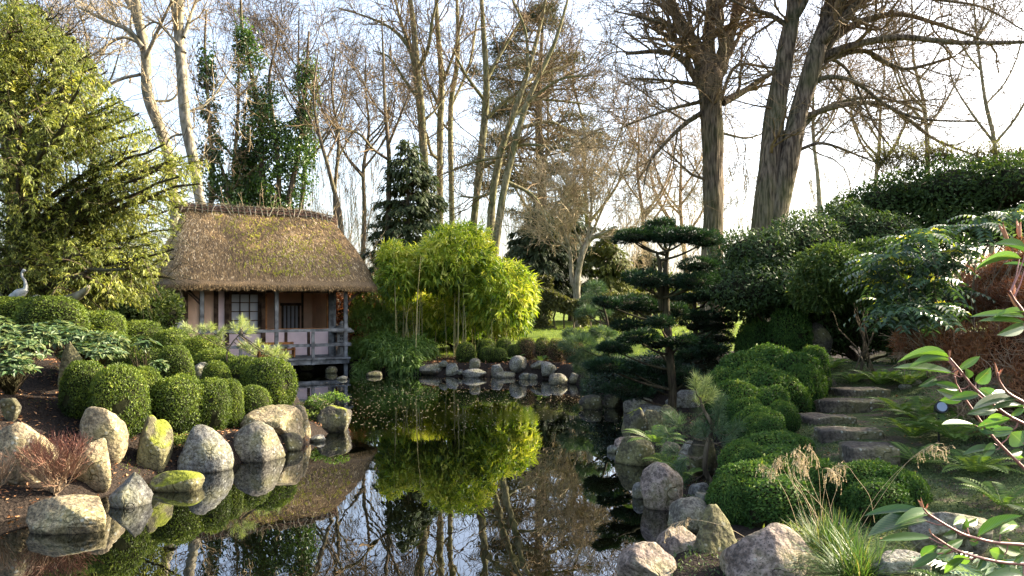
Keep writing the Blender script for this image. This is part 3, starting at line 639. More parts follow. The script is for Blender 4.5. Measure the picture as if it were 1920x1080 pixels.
# left bank, from the camera outward
rock(112, 1000, 158, 58, 'flat tan boulder lying in the water at the lower left bank', 'tan', .12, depth=.65, cuts=4)
rock(22, 905, 125, 112, 'big lichen-spotted boulder behind the red twig shrub', 'tan', .22, D=8.0, cuts=5)
rock(168, 912, 72, 84, 'smooth tan boulder right of the red twig shrub', 'tan', .02, cuts=4, peak=.1)
rock(183, 862, 84, 98, 'square pitted tan stone above the smooth tan boulder', 'tan', .05, D=9.0, cuts=7)
rock(233, 952, 70, 62, 'small grey wedge stone dipping into the water by the flat mossy slab', 'cool', 0, peak=.45, lean=.1)
rock(278, 880, 68, 100, 'upright stone with bright yellow-green moss on its top', 'olive', .62, D=9.3, cuts=5, lean=.12)
rock(322, 922, 100, 34, 'low mossy slab floating at the waterline', 'olive', .45, depth=.6, cuts=4)
rock(345, 890, 28, 14, 'small brown stone lodged between the mossy slab and lichen rock', 'tan', 0, D=9.55)
rock(375, 886, 96, 86, 'broad grey rock peppered with white lichen dots', 'cool', -.1, peak=.35, cuts=5)
rock(470, 866, 100, 72, 'grey pitted rock in front of the long tan boulder', 'grey', -.05, peak=.3, cuts=4)
rock(500, 832, 118, 66, 'long warm tan boulder lying behind the grey pitted rock', 'tan', -.05, D=10.9, cuts=4)
rock(558, 835, 46, 76, 'tall brown stone right of the long tan boulder', 'tan', 0, D=11.6, cuts=4)
rock(540, 852, 50, 40, 'dark mossy stone at the foot of the tall brown stone', 'dark', .1, D=10.9)
rock(548, 828, 34, 48, 'narrow grey stone squeezed against the tall brown stone', 'grey', 0, D=11.3)
rock(594, 829, 30, 13, 'tiny pale stone alone in the water before the mossy point rock', 'pale', 0)
rock(622, 812, 62, 50, 'dark block of rock with moss patches ending the left point', 'dark', .35, depth=1.0)
rock(592, 795, 60, 50, 'moss-covered mound of rock behind the left point rock', 'dark', .45, D=13.2)
rock(128, 738, 48, 98, 'tall brown standing stone between glossy bush and box balls', 'olive', -.1, D=10.2, peak=.3, cuts=4)
rock(370, 712, 42, 32, 'pale stone tucked between box balls', 'cool', -.1, D=12.6)
rock(14, 770, 36, 24, 'small mossy stone in bare soil at the left edge', 'dark', .1, D=8.9)
rock(68, 572, 24, 20, 'white rounded stone beside the crane statue', 'pale', -.2, D=13.4)
# far shore
far = [(186,'x')]
for (x, y, w, h, lb, tn, ms) in [
 (807,703,50,22,'dark low rock left of the far shore group','grey',0), (847,705,28,26,'pale triangular rock beside the low dark one on far shore','pale',-.1),
 (831,690,20,14,'little grey rock peeping behind the pale triangular one','cool',0), (889,708,52,20,'long flat pale rock at the far waterline','pale',.0),
 (890,694,24,22,'round speckled rock behind the long flat pale rock','grey',-.1), (934,708,30,30,'upright pale rock below the pair of green box balls','pale',-.1),
 (945,709,48,15,'flat rock lying before the upright pale rock','grey',0), (972,694,38,32,'large light rock standing below the brown box balls','pale',-.1),
 (985,712,28,15,'small blue-grey rock left of the split rock','cool',0), (1010,698,34,20,'flat topped grey rock below the brown box balls','grey',.05),
 (1030,708,36,28,'split angular pale rock in the far shore group','pale',-.1), (1000,712,18,14,'tiny grey rock between two larger ones on far shore','cool',0),
 (1047,722,40,26,'mossy rounded rock at the right of the far shore','grey',.12), (1078,720,26,22,'speckled rock at the right end of the far shore','grey',.05),
 (862,706,14,10,'pebble-like rock at the far waterline','cool',0), (640,712,24,9,'flat pale footing stone under the right hut post','pale',-.1),
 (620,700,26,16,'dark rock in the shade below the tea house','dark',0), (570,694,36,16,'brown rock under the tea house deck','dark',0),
 (700,706,34,12,'low dark rock under the arching bamboo sprays','dark',.0), (810,664,26,12,'dull flat rock in the soil before the bamboo','grey',.05)]:
    rock(x, y, w*.9, h*.82, lb, tn, ms)
# right bank
for (x, y, w, h, lb, tn, ms, D_, pk) in [
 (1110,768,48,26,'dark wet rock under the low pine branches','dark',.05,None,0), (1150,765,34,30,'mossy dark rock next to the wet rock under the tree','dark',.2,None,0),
 (1200,776,58,30,'grey speckled rock left of the clipped tree trunk','grey',0,None,0), (1285,775,66,42,'pale rock behind the clipped tree trunk','pale',0,14.3,0),
 (1228,790,56,30,'pale flat-topped rock at the foot of the clipped tree','pale',0,13.4,0),
 (1195,822,52,56,'dark rock with mossy crest leaning over the water','dark',.5,None,.3), (1225,822,52,52,'olive smooth rock beside the mossy crest rock','olive',.05,12.0,.2),
 (1172,850,40,28,'reddish brown rock at the water left of the olive boulder','pink',-.1,None,0), (1196,874,76,52,'round olive boulder at the waterline above the fern','olive',.0,None,0),
 (1150,850,22,14,'small blue-grey stone sitting in the water','cool',0,None,0), (1200,935,26,30,'small grey stone left of the pink-based boulder','cool',0,None,0),
 (1246,956,80,84,'tall boulder with pinkish base and grey cap by the water','pink',.02,None,0), (1295,900,70,70,'light rock hidden behind the small pine','pale',0,9.4,0),
 (1262,880,46,50,'brownish rock behind the fern on the right bank','tan',.1,10.2,.1), (1322,880,56,70,'dark split rock under the small pine branches','dark',.1,8.8,.1), (1255,800,44,40,'mossy low rock before the clipped tree trunk','olive',.3,12.6,0), (1330,985,60,56,'grey stone wedged between the box hedge and the pale rock','grey',.05,7.3,.1), (1240,835,40,36,'small olive rock above the round olive boulder','olive',.2,11.4,.1),
 (1320,945,50,36,'grey rock in the shade below the small pine','cool',-.05,8.1,0),
 (1305,1010,88,72,'broad pale rock behind the leaning green boulder','grey',-.05,6.9,.1), (1345,1088,92,136,'leaning green-grey boulder at the bottom edge','olive',.03,6.0,.35),
 (1280,1075,100,78,'pink granite rock left of the leaning green boulder','pink',-.1,6.1,.2), (1222,1104,120,74,'pale pink rock cut by the bottom edge of the water','pink',-.2,5.7,.1),
 (1462,1120,184,122,'big pink and grey boulder at the bottom beside the grass tuft','pink',-.1,5.3,.2), (1700,1090,110,44,'pale grey stone at the bottom right among fern fronds','pale',-.1,5.0,0),
 (1800,1010,150,42,'flat grey stone slab under the reaching leaf branch','grey',.0,5.4,0), (1535,650,60,46,'slanted rock toned dark for the shade of the shrubs','dark',.05,14.4,.3),  # dark tone of the slanted rock stands in for shade
 
 (1690,716,26,10,'small pale stone edging the top of the path','pale',0,None,0), (1715,722,30,12,'broken pale stone right of the path edging stone','pale',0,None,0), (1700,732,24,10,'low pale stone nearest the ferns at the path top','pale',0,None,0)]:
    rock(x, y, w, h, lb, tn, ms, D=D_, peak=pk)

# stepping stones of the stair
for i, (x0, x1, yt, yb, D_, lb) in enumerate([(1598,1692,828,856,7.9,'lowest stone slab of the mossy garden steps'), (1546,1666,796,822,9.0,'second stone slab from the bottom, the widest step'),
   (1516,1606,770,796,9.9,'third stone slab, set furthest left in the steps'), (1538,1652,744,760,10.8,'fourth stone slab with pale sunlit top'), (1573,1668,718,742,11.8,'topmost stone slab of the mossy garden steps')]):
    g = np.random.default_rng(i+40); xa, xb = (x0-HX)/F*D_, (x1-HX)/F*D_; w = xb-xa; z1 = CZ-(yt+.5*(yb-yt)-HY)/F*D_; h = .5*(yb-yt)/F*D_+.12; dp = .34+.06*g.uniform()
    nx, ny = 14, 7; bm = bmesh.new(); bmesh.ops.create_cube(bm, size=1); bmesh.ops.subdivide_edges(bm, edges=bm.edges[:], cuts=9, use_grid_fill=True)
    v = np.array([q.co[:] for q in bm.verts]); f = np.array([[q.index for q in fc.verts] for fc in bm.faces]); bm.free()
    rr = np.abs(v*2); k = ((rr**24).sum(1))**(-1/24.)*np.maximum(rr.max(1), 1e-6); v = v*np.minimum(k, 1.2)[:, None]
    v = v*A(w, dp, h); v[:, 0] += v[:, 1]*.25*g.uniform(-1, 1); v += noise(v, 3, i+20, 4)[:, None]*nrm(v)*.022; v[:, 2] += .012*noise(v*A(1,1,0), 5, i+3, 3)
    o = MB().add(v, f).build('step_stone', M['rock'], smooth=True); o.location = ((xa+xb)/2, D_+dp/2, z1-h/2); o['tone'] = (.13,.11,.09); o['moss'] = -.12
    tag(o, lb, 'step', 'stone slabs of the garden steps')
# ------------------------------------------------------------------ clipped box
def ball_mesh(name, n, leaf, seed, leafmat_, lump=.11, dome=2.4):
    g = np.random.default_rng(seed); mb = MB()
    d = fib(n); d = nrm(d+g.normal(0, .02, d.shape)); d = d[d[:, 2] > -.93]
    k = (np.abs(d)**dome).sum(1)**(-1/dome)
    r = k*(1+lump*noise(d, 1.3, seed, 3)); keep = noise(d, 2.4, seed+9, 3) < .72+.5*(d[:, 2] > .3); d = d[keep]; r = r[keep]; p = d*r[:, None]*(1.02-.13*g.uniform(0, 1, (len(d), 1))**2+.05*(g.uniform(size=(len(d), 1)) < .06))
    ldir = nrm(d*.55+rdir(len(d), g)); nm = nrm(d+.7*rdir(len(d), g))
    L = leaf*g.uniform(.7, 1.35, len(d))
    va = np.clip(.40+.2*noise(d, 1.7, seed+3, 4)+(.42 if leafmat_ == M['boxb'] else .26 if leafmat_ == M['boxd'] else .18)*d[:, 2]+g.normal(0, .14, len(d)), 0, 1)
    leaves(mb, p-ldir*leaf*.4, ldir, nm, L, L*.55, va, 0)
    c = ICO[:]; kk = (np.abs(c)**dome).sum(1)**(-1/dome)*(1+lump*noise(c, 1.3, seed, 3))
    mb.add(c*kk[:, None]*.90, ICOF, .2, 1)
    return mb.data(name, [leafmat_, M['boxcore']])
ICO, ICOF = ICOS[3]
ICO3, ICOF3 = ICO, ICOF
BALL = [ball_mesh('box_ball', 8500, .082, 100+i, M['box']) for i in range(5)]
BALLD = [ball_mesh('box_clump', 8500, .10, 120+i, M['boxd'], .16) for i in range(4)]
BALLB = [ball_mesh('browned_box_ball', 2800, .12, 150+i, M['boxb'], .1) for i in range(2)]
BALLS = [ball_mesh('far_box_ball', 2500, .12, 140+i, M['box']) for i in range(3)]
nb = 0
def ball(px, yt, r, D, label, meshes=BALL, ry=None, group='clipped box balls on the left bank', tall=1.25, name='box_ball'):
    """px centre, yt top line, r half width, all in photo pixels"""
    global nb; nb += 1; x = (px-HX)/F*D; top = CZ-(yt-HY)/F*D; rr = r/F*D
    b = gz(x, D)-.06; hz = (top-b)/2; hz = max(hz, rr*.55) if ry is None else ry/F*D
    o = link(name, meshes[nb % len(meshes)], None, (x, D, top-hz), (0, 0, nb*1.9), (rr, rr*.95, hz))
    return tag(o, label, 'box ball', group)
for a in [
 (160,677,44,9.9,'dark-sided box ball right of the tall standing stone'), (222,683,50,9.6,'box ball third from the tall stone, bright on its right flank'),
 (268,690,34,10.2,'small box ball wedged behind the bright-flanked one'),
 (332,704,50,10.3,'broad box ball above the lichen-dotted grey rock'), (392,708,36,10.6,'box ball second in the row above the grey rocks'),
 (430,712,28,11.0,'slim box ball third in the row above the grey rocks'), (474,722,33,11.4,'yellowish box ball behind the long tan boulder'),
 (505,672,48,12.4,'tallest box ball, at the right end above the tan boulder'), (462,668,42,12.9,'box ball hugging the left of the tallest one'),
 (408,676,26,12.3,'small box ball between the pale stone and the tall one'), (328,648,34,12.4,'round box ball on the slope above the broad one'),
 (400,654,40,13.4,'box ball beneath the drooping pine sprays'), (380,630,38,13.8,'box ball directly before the left hut post'), 
 (320,616,36,14.0,'box ball left of the hut post, crowning the slope'), (255,600,44,14.4,'box ball halfway along the top of the slope'),
 (185,583,52,13.8,'large box mound behind the glossy leaved bush'), (280,652,40,12.8,'shaded box ball below the slope top'),
 (230,640,36,12.8,'leafy box ball behind the glossy bush end'), (425,664,30,13.2,'box ball half hidden behind the small pine'), (210,620,40,13.2,'box ball under the large mound'),
 (528,700,22,12.9,'low box tuft closing the row beside the water')]:
    ball(*a)
def cloud(name, label, balls, meshes, cat='hedge'):
    b0 = balls[0]; o = thing(name, label, cat, ((b0[0]-HX)/F*b0[4], b0[4], gz((b0[0]-HX)/F*b0[4], b0[4])))
    for i, (px, yt, r, ry, D) in enumerate(balls):
        x = (px-HX)/F*D; top = CZ-(yt-HY)/F*D; hz = max(ry/F*D, (top-gz(x, D))/2+.02)
        link('clump', meshes[i % len(meshes)], o, A(x, D, top-hz)-A(*o.location), (0, 0, i*2.1), (r/F*D, r/F*D*1.0, hz))
    return o
cloud('box_hedge', 'long clipped box mound in front of the crane statue', [(30,556,60,26,13.6),(95,556,62,28,13.2),(-30,552,60,30,13.6),(140,570,22,24,13.9)], BALL)
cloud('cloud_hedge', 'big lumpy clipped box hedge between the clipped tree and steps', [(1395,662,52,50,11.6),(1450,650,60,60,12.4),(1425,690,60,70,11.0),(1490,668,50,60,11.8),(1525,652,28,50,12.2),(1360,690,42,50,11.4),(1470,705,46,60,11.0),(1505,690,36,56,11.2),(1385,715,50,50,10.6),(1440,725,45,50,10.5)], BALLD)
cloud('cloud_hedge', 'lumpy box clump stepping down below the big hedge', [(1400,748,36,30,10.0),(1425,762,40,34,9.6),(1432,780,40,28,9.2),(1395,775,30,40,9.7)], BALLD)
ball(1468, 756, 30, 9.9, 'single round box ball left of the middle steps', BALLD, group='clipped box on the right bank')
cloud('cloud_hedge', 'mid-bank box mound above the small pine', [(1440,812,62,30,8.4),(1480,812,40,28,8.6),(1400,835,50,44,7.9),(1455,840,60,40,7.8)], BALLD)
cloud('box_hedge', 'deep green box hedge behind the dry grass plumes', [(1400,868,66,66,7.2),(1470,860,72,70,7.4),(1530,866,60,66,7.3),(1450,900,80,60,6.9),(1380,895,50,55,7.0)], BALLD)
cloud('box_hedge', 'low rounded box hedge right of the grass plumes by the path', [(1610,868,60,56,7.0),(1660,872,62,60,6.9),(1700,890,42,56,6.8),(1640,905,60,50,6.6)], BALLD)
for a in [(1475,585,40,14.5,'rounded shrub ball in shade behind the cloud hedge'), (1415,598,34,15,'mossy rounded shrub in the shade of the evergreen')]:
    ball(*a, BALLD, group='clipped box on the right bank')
for a in [(873,640,18,22.6,'green box ball at the left end of the far bank row'), (912,636,18,23.6,'box ball behind the pair on the far bank'), (915,650,16,22.6,'left box ball of the dark green far pair'),
 (935,651,15,22.5,'right box ball of the dark green far pair'), (945,634,17,23.8,'wide low box ball behind the dark far pair'), (962,646,13,23.2,'tiny dark box ball in the far bank row'),
 (986,634,19,23.4,'brown box ball above the large light rock'), (1016,632,16,24.2,'brighter box ball behind the brown ones'), (1018,638,17,22.8,'brown-skirted box ball above the split rock'),
 (1045,636,19,22.4,'large brown box ball second from the right on far bank'), (1075,638,20,21.8,'last brown box ball beside the blue pine')]:
    ball(*a, BALLB if 'brown' in a[4] and 'behind' not in a[4] else BALLS, group='small box balls along the far bank')

# ------------------------------------------------------------------ leafy masses
def blob_leaves(mb, blobs, n, L, Wd, seed, shell=.35, up=.2, mat=0, vbase=.4, droop=.2, open_=0., nscale=.9, vn=.15, down=0.):
    """leaves spread through the outer shell of overlapping ellipsoids (world space)"""
    g = np.random.default_rng(seed); B = np.array(blobs, float); a = B[:, 3]*B[:, 5]+B[:, 3]*B[:, 4]; k = g.choice(len(B), int(n*1.6), p=a/a.sum())
    d = rdir(len(k), g); r = 1-shell*g.uniform(0, 1, len(k))**1.5
    r *= 1+.16*noise(d*1.0+B[k, :3], 1.1, seed, 3)
    p = B[k, :3]+d*B[k, 3:6]*r[:, None]
    ok = np.ones(len(k), bool)
    for j, b in enumerate(B):
        q = (((p-b[:3])/b[3:6])**2).sum(1); ok &= (q > (1-shell)**2*.9) | (k == j)
    if open_: ok &= noise(p, nscale, seed+7, 3) > -1+open_
    p = p[ok][:n]; d = d[ok][:n]; m = len(p)
    dr = nrm(d*.5+rdir(m, g)*.8+A(0,0,-down)); nm = nrm(d*.6+A(0,0,up+.3)+rdir(m, g)*.6)
    ll = L*g.uniform(.6, 1.3, m)
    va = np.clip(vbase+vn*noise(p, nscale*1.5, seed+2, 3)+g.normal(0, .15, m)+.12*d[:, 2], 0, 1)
    leaves(mb, p, dr, nm, ll, ll*Wd/L, va, mat, droop)
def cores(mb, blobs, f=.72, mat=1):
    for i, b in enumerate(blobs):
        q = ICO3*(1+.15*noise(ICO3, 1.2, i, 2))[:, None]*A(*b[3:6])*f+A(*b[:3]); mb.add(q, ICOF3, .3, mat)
def pb_(px, py, rx, ry, D, rd=None):
    p = P(px, py, D); return (*p, rx/F*D, rd if rd else rx/F*D, ry/F*D)
def stems(seedpt, tips, r0, g, sides=5, K=6):
    out = []
    for t in tips:
        a = A(*seedpt); q = np.linspace(0, 1, K)[:, None]; c = a+(t-a)*q+g.normal(0, .05, (K, 3))*q*(1-q)*4*np.linalg.norm(t-a)*.5
        c[:, 2] = a[2]+(t[2]-a[2])*q[:, 0]**.8; out.append(c)
    return np.array(out), np.tile(np.linspace(r0, r0*.3, K), (len(out), 1))
def shrub(name, label, cat, base, blobs, n, L, Wd, m, seed, bark='barkd', nst=12, core=.7, stem_r=.03, **kw):
    o = thing(name, label, cat, base); g = np.random.default_rng(seed+1); off = A(*base)
    B = [(b[0]-off[0], b[1]-off[1], b[2]-off[2], *b[3:]) for b in blobs]
    mb = MB(); blob_leaves(mb, B, n, L, Wd, seed, **kw)
    if core: cores(mb, B, core)
    mb.build('foliage', [M[m], M['core']], o, kind='stuff')
    Ba = np.array(B); k = g.integers(0, len(B), nst); tips = Ba[k, :3]+rdir(nst, g)*Ba[k, 3:6]*.75
    for p, r in zip(*stems((0, 0, 0), tips, stem_r, g)):
        sb = MB(); p[0] += A(g.normal(0,.1), g.normal(0,.1), -.1); tubes(sb, p, r, 6); sb.build('stem', M[bark], o, smooth=True)
    return o
def gp(px, D): x = (px-HX)/F*D; return A(x, D, gz(x, D))

# right side evergreens
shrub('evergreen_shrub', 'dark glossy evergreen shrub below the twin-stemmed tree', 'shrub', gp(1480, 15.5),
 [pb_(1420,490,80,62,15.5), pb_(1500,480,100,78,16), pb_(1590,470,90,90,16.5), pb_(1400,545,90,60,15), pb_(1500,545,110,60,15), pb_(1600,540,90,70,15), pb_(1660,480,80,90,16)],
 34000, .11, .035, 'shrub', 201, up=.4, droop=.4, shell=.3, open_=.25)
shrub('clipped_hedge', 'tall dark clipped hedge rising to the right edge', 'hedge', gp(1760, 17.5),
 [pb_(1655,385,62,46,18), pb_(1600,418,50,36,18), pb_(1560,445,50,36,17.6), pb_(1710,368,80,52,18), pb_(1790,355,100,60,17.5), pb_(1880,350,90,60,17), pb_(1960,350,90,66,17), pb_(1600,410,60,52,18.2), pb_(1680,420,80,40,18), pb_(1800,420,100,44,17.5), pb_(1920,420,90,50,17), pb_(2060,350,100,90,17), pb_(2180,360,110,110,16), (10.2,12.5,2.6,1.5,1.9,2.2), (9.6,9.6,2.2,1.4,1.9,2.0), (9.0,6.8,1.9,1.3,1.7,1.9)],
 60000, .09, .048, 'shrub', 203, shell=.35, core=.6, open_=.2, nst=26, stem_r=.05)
# sprigs above the hedge line
g = np.random.default_rng(77); b = thing('hedge_shoots', 'loose light green shoots above the tall clipped hedge', 'shrub', gp(1800, 17.6))
mb = MB(); cc = np.array([P(x, 318+R(-14, 8), 17.6) for x in g.uniform(1640, 1925, 150)])-A(*b.location)
q, rr = spawn(np.stack([cc, cc+A(0,0,.25)], 1), np.full((260,2), .01), 3, 0, .8, .55, .6, .8, 5, .2, (0,0,.1), .004)
tubes(mb, q, rr, 3); mb.build('shoots', M['twig'], b, kind='stuff')
mb = MB(); tp = q[:, 1:].reshape(-1, 3); tp = np.repeat(tp, 2, 0); leaves(mb, tp, rdir(len(tp)), A(0,0,1)+rdir(len(tp))*.5, .06, .03, R(.6, 1, len(tp))); mb.build('foliage', M['hedgefar'], b, kind='stuff')

shrub('evergreen_shrub', 'spreading evergreen with silvery leaf tips over dark hollow', 'shrub', gp(1625, 13.2),
 [pb_(1560,500,60,40,12.4), pb_(1600,520,75,42,12.2), pb_(1650,545,60,40,12), pb_(1530,545,50,40,12.6), pb_(1640,490,60,40,12.8)], 12000, .09, .035, 'shrub', 205, up=.6, droop=.3, core=.0, vbase=.5, bark='bark', nst=10, stem_r=.012)
shrub('evergreen_shrub', 'added evergreen darkening the hollow behind the ferns', 'shrub', gp(1620, 15), [pb_(1560,610,70,50,15), pb_(1650,600,80,60,14.6), pb_(1720,630,70,60,14), pb_(1500,620,60,40,15.4)], 12000, .1, .035, 'shrub', 207, up=.3, core=.8)  # extra shrub added to make the hollow dark
# leaf-whorl shrub
def mahonia():
    base = gp(1800, 9.7); o = thing('mahonia_shrub', 'mahonia with blue-green leaf sprays and yellow flower spikes', 'shrub', base); g = np.random.default_rng(91)
    sp = [(1665,480),(1700,455),(1740,440),(1790,430),(1840,415),(1890,405),(1930,398),(1690,500),(1730,490),(1780,475),(1650,530),(1700,540),(1750,525),(1660,570),(1705,585),(1750,570),(1790,550),(1720,590),(1765,580),(1740,550),(1680,600),(1640,500),(1770,500)]
    tips = np.array([P(x+g.normal(0,6), y+g.normal(0,6), 8.9+g.normal(0, .4)) for x, y in sp*2])-base
    a, r = stems((0,0,0), tips, .009, g); mb = MB(); tubes(mb, a, r, 5); mb.build('stems', M['barkp'], o, kind='stuff')
    mb = MB(); fl = MB()
    for c in tips:
        for j in range(9):                                   # pinnate leaves radiating from a whorl
            az = j*2.4+g.uniform(); d0 = A(math.cos(az), math.sin(az), g.uniform(-.1, .8)); L = g.uniform(.28, .42); s = np.linspace(.15, 1, 7)
            ax = c+nrm(d0)*L*s[:, None]+A(0,0,-1)*(s[:, None]**2)*L*.5
            tn = nrm(np.gradient(ax, axis=0)); sd = nrm(np.cross(tn, A(0,0,1)))
            for sg in (-1, 1): leaves(mb, ax, sd*sg+tn*.45-A(0,0,.15), np.cross(tn, sd)*-1+rdir(7, g)*.2, .095, .042, np.clip(g.normal(.5, .2, 7), 0, .93), 0, .2)
        if g.uniform() < .45:
            for j in range(5):
                d0 = nrm(A(g.normal(), g.normal(), .5)); s = np.linspace(.02, .20, 14); q = c+d0*s[:, None]-A(0,0,1)*(s[:, None]**2)*3
                leaves(fl, q, rdir(14, g), rdir(14, g), .022, .018, g.uniform(.96, 1, 14))
    mb.build('foliage', M['mahonia'], o, kind='stuff')
    fl.build('flower_spikes', leafmat('yellow_flower', [(0,(.6,.55,.03)),(1,(.75,.68,.06))], .3, (1,1,.6), clump=0), o, kind='stuff')
mahonia()
# rust-brown conifer mound
def rust():
    base = gp(1900, 8.3); o = thing('brown_conifer', 'rust-brown dense needle bush filling the right edge', 'shrub', base); g = np.random.default_rng(93)
    B = [pb_(1905,650,80,60,8.6), pb_(1830,690,60,52,8.6), pb_(1775,650,52,46,8.9), pb_(1935,745,80,60,8.2), pb_(1860,765,60,50,8.3), pb_(1960,590,70,70,8.8), pb_(1935,505,56,52,9.6), pb_(1870,530,56,46,9.9), pb_(1890,575,50,44,9.2), pb_(1810,580,46,36,9.9), pb_(1720,640,40,36,9.4), pb_(2010,680,80,110,8.3), pb_(1800,735,40,36,8.7)]
    B = [(b[0]-base[0], b[1]-base[1], b[2]-base[2], *b[3:]) for b in B]
    mb = MB(); blob_leaves(mb, B, 70000, .085, .007, 94, shell=.5, droop=.1, vbase=.45, vn=.2, open_=.35); cores(mb, B, .6)
    mb.build('foliage', [M['rust'], plain('brown_inner_twigs', (.05,.026,.014), .95, .05)], o, kind='stuff')
    Ba = np.array(B); k = g.integers(0, len(B), 900); c = Ba[k, :3]+rdir(900, g)*Ba[k, 3:6]*.93
    q, r = spawn(np.stack([c, c+rdir(900, g)*.1], 1), np.full((900, 2), .004), 4, 0, 1, .30, .7, .7, 5, .2, (0,0,.03), .0022, g=g); mb = MB(); tubes(mb, q, r, 3); mb.build('dead_twigs', M['twigr'], o, kind='stuff')
rust()

# ferns
def frond(mb, p, d, L, g, W_=.12, seg=16, arch=.5, var=.5):
    s = np.linspace(.08, 1, seg); d = nrm(d); ax = p+d*L*s[:, None]+A(0,0,1)*(L*arch*(s-s**2*1.25))[:, None]
    tn = nrm(np.gradient(ax, axis=0)); sd = nrm(np.cross(tn, A(0,0,1))); up = np.cross(sd, tn)
    w = L*W_*np.sin(np.clip(s*1.0, 0, 1)*math.pi*.92+.25)*1.9
    for sg in (-1, 1): leaves(mb, ax, sd*sg+tn*.45, up, np.abs(w), L*.9/seg, np.clip(var+g.normal(0, .12, seg), 0, 1), 0, .1)
    tubes(mb, ax[None], np.linspace(.004, .0015, seg)[None]*max(L, .3), 3, var=.6)
def fern(px, D, n, L, label, seed, m='fern', W_=.12, z=None, arch=.5):
    b = gp(px, D); g = np.random.default_rng(seed)
    if z is not None: b[2] = z
    o = thing('fern', label, 'fern', b, 0, 'ferns on the banks')
    for i in range(n):
        mb = MB(); az = i*2.4+g.uniform(-.3, .3); frond(mb, A(0,0,.02), A(math.cos(az), math.sin(az), g.uniform(.15, .8)), L*g.uniform(.7, 1.15), g, W_, 18, arch, g.uniform(.3,.8))
        mb.build('frond', M[m], o)
    return o
for a in [(1735,9.6,13,.60,'arching bright fern right of the fourth step',1), (1712,8.9,11,.5,'fern clump drooping beside the second step',2), (1650,12.6,12,.55,'feathery fern above the topmost step in shade',3), (1700,12.4,12,.6,'larger fern in shade right of the top step',4),
          (1600,12.8,10,.45,'strap-leaved dark fern behind the cloud hedge',5), (1765,9.0,12,.45,'fern below the round garden lamp',6)]:
    fern(*a)
for a in [(1790,8.3,16,.6,'dense fern hiding the foot of the garden lamp',21), (1830,7.4,14,.5,'dark fern spreading under the brown conifer',22), (1690,10.4,14,.5,'fern tucked between the upper steps and the lamp',23), (1760,10.4,16,.6,'tall fern behind the round garden lamp',24),
          (1880,6.4,12,.45,'low fern on the dark litter at the right edge',25), (1560,13.4,12,.5,'fern in deep shade behind the cloud hedge end',26), (1720,7.9,12,.42,'fern sprawling right of the lowest step',27)]:
    fern(*a)
fern(1228, 9.6, 12, .42, 'small fern between the olive and pink-based boulders', 7, z=.30)
for a in [(1255,9.4,12,.38,'fern drooping over the right bank boulders',31), (1285,8.7,10,.34,'fern at the root of the small long-needled pine',32), (1245,10.6,10,.34,'little fern above the olive boulder',33)]:
    fern(*a)
fern(1900, 4.6, 14, .55, 'silvery grey-green fern low at the right edge', 8, 'fernb', .15)
fern(1830, 4.7, 10, .42, 'yellow-green fern left of the silvery one', 9, 'fern', .13)
fern(1640, 5.4, 10, .34, 'small fern sprawling behind the pale bottom stone', 11, 'fern', .13)
fern(1760, 4.9, 9, .34, 'fern beneath the reaching leaf branch', 12, 'fernb', .13)
fern(965, 22.4, 8, .4, 'small fern among the far shore rocks', 13); fern(868, 22.6, 8, .4, 'fern below the far left box ball', 14)
fern(1015, 21.9, 8, .35, 'green fern tuft beside the split far rock', 15)

# round garden spotlight
sp = P(1763, 765, 8.6); o = thing('garden_spotlight', 'round frosted garden spotlight with black rim among the ferns', 'spotlight', (sp[0], sp[1], gz(sp[0], sp[1])))
def disc(nm, r0, r1, y0, y1, m):
    mb = MB(); th = np.arange(24)/24*6.2832; ring = lambda r, y: np.stack([r*np.cos(th), 0*th+y, r*np.sin(th)], 1)
    V = np.concatenate([ring(.001, y0), ring(r0, y0), ring(r1, y1), ring(.001, y1)]); Fc = [[i*24+j, i*24+(j+1)%24, i*24+24+(j+1)%24, i*24+24+j] for i in range(3) for j in range(24)]
    ob = mb.add(V, Fc).build(nm, M[m], o); ob.location = (0, 0, sp[2]-o.location[2]); ob.rotation_euler = (-.35, .25, -.3); return ob
disc('lens', .050, .050, -.066, -.055, 'glass'); disc('rim', .066, .062, -.06, .02, 'black'); disc('housing', .06, .035, .02, .13, 'black')
mb = MB(); tubes(mb, [[0,.03,sp[2]-o.location[2]-.05],[0,.03,-.1]], [.012,.012], 8); mb.build('spike', M['black'], o)

# ------------------------------------------------------------------ left glossy bushes: every large leaf its own object
def leaf_mesh(name, m, nx=6, curl=.18, fold=.18, tip=.0, var=.5, wide=.42):
    s = np.linspace(0, 1, nx+1); w = np.sin(np.pi*s**.85)**.8*.5; w[0] = .02; w[-1] = .0
    V = []; 
    for a, b in zip(s, w):
        z = -curl*a*a
        V += [[a, -b, z+fold*b], [a, -b*.5, z+fold*b*.45], [a, 0, z], [a, b*.5, z+fold*b*.45], [a, b, z+fold*b]]
    Fc = [[i*5+k, i*5+5+k, i*5+6+k, i*5+1+k] for i in range(nx) for k in range(4)]
    return MB().add(V, Fc, var).data(name, m, True)
VL = [leaf_mesh('leaf', M['vib'], 4, .25, .25, var=v) for v in (.15, .4, .65, .9)]
VRED = leaf_mesh('leaf', M['litter'], 4, .25, .25, var=.8)
def orient(dr, nm):
    dr = nrm(dr); sd = nrm(np.cross(nm, dr)); up = np.cross(dr, sd)
    return Matrix((tuple(map(float, (dr[0], sd[0], up[0]))), tuple(map(float, (dr[1], sd[1], up[1]))), tuple(map(float, (dr[2], sd[2], up[2]))))).to_4x4()
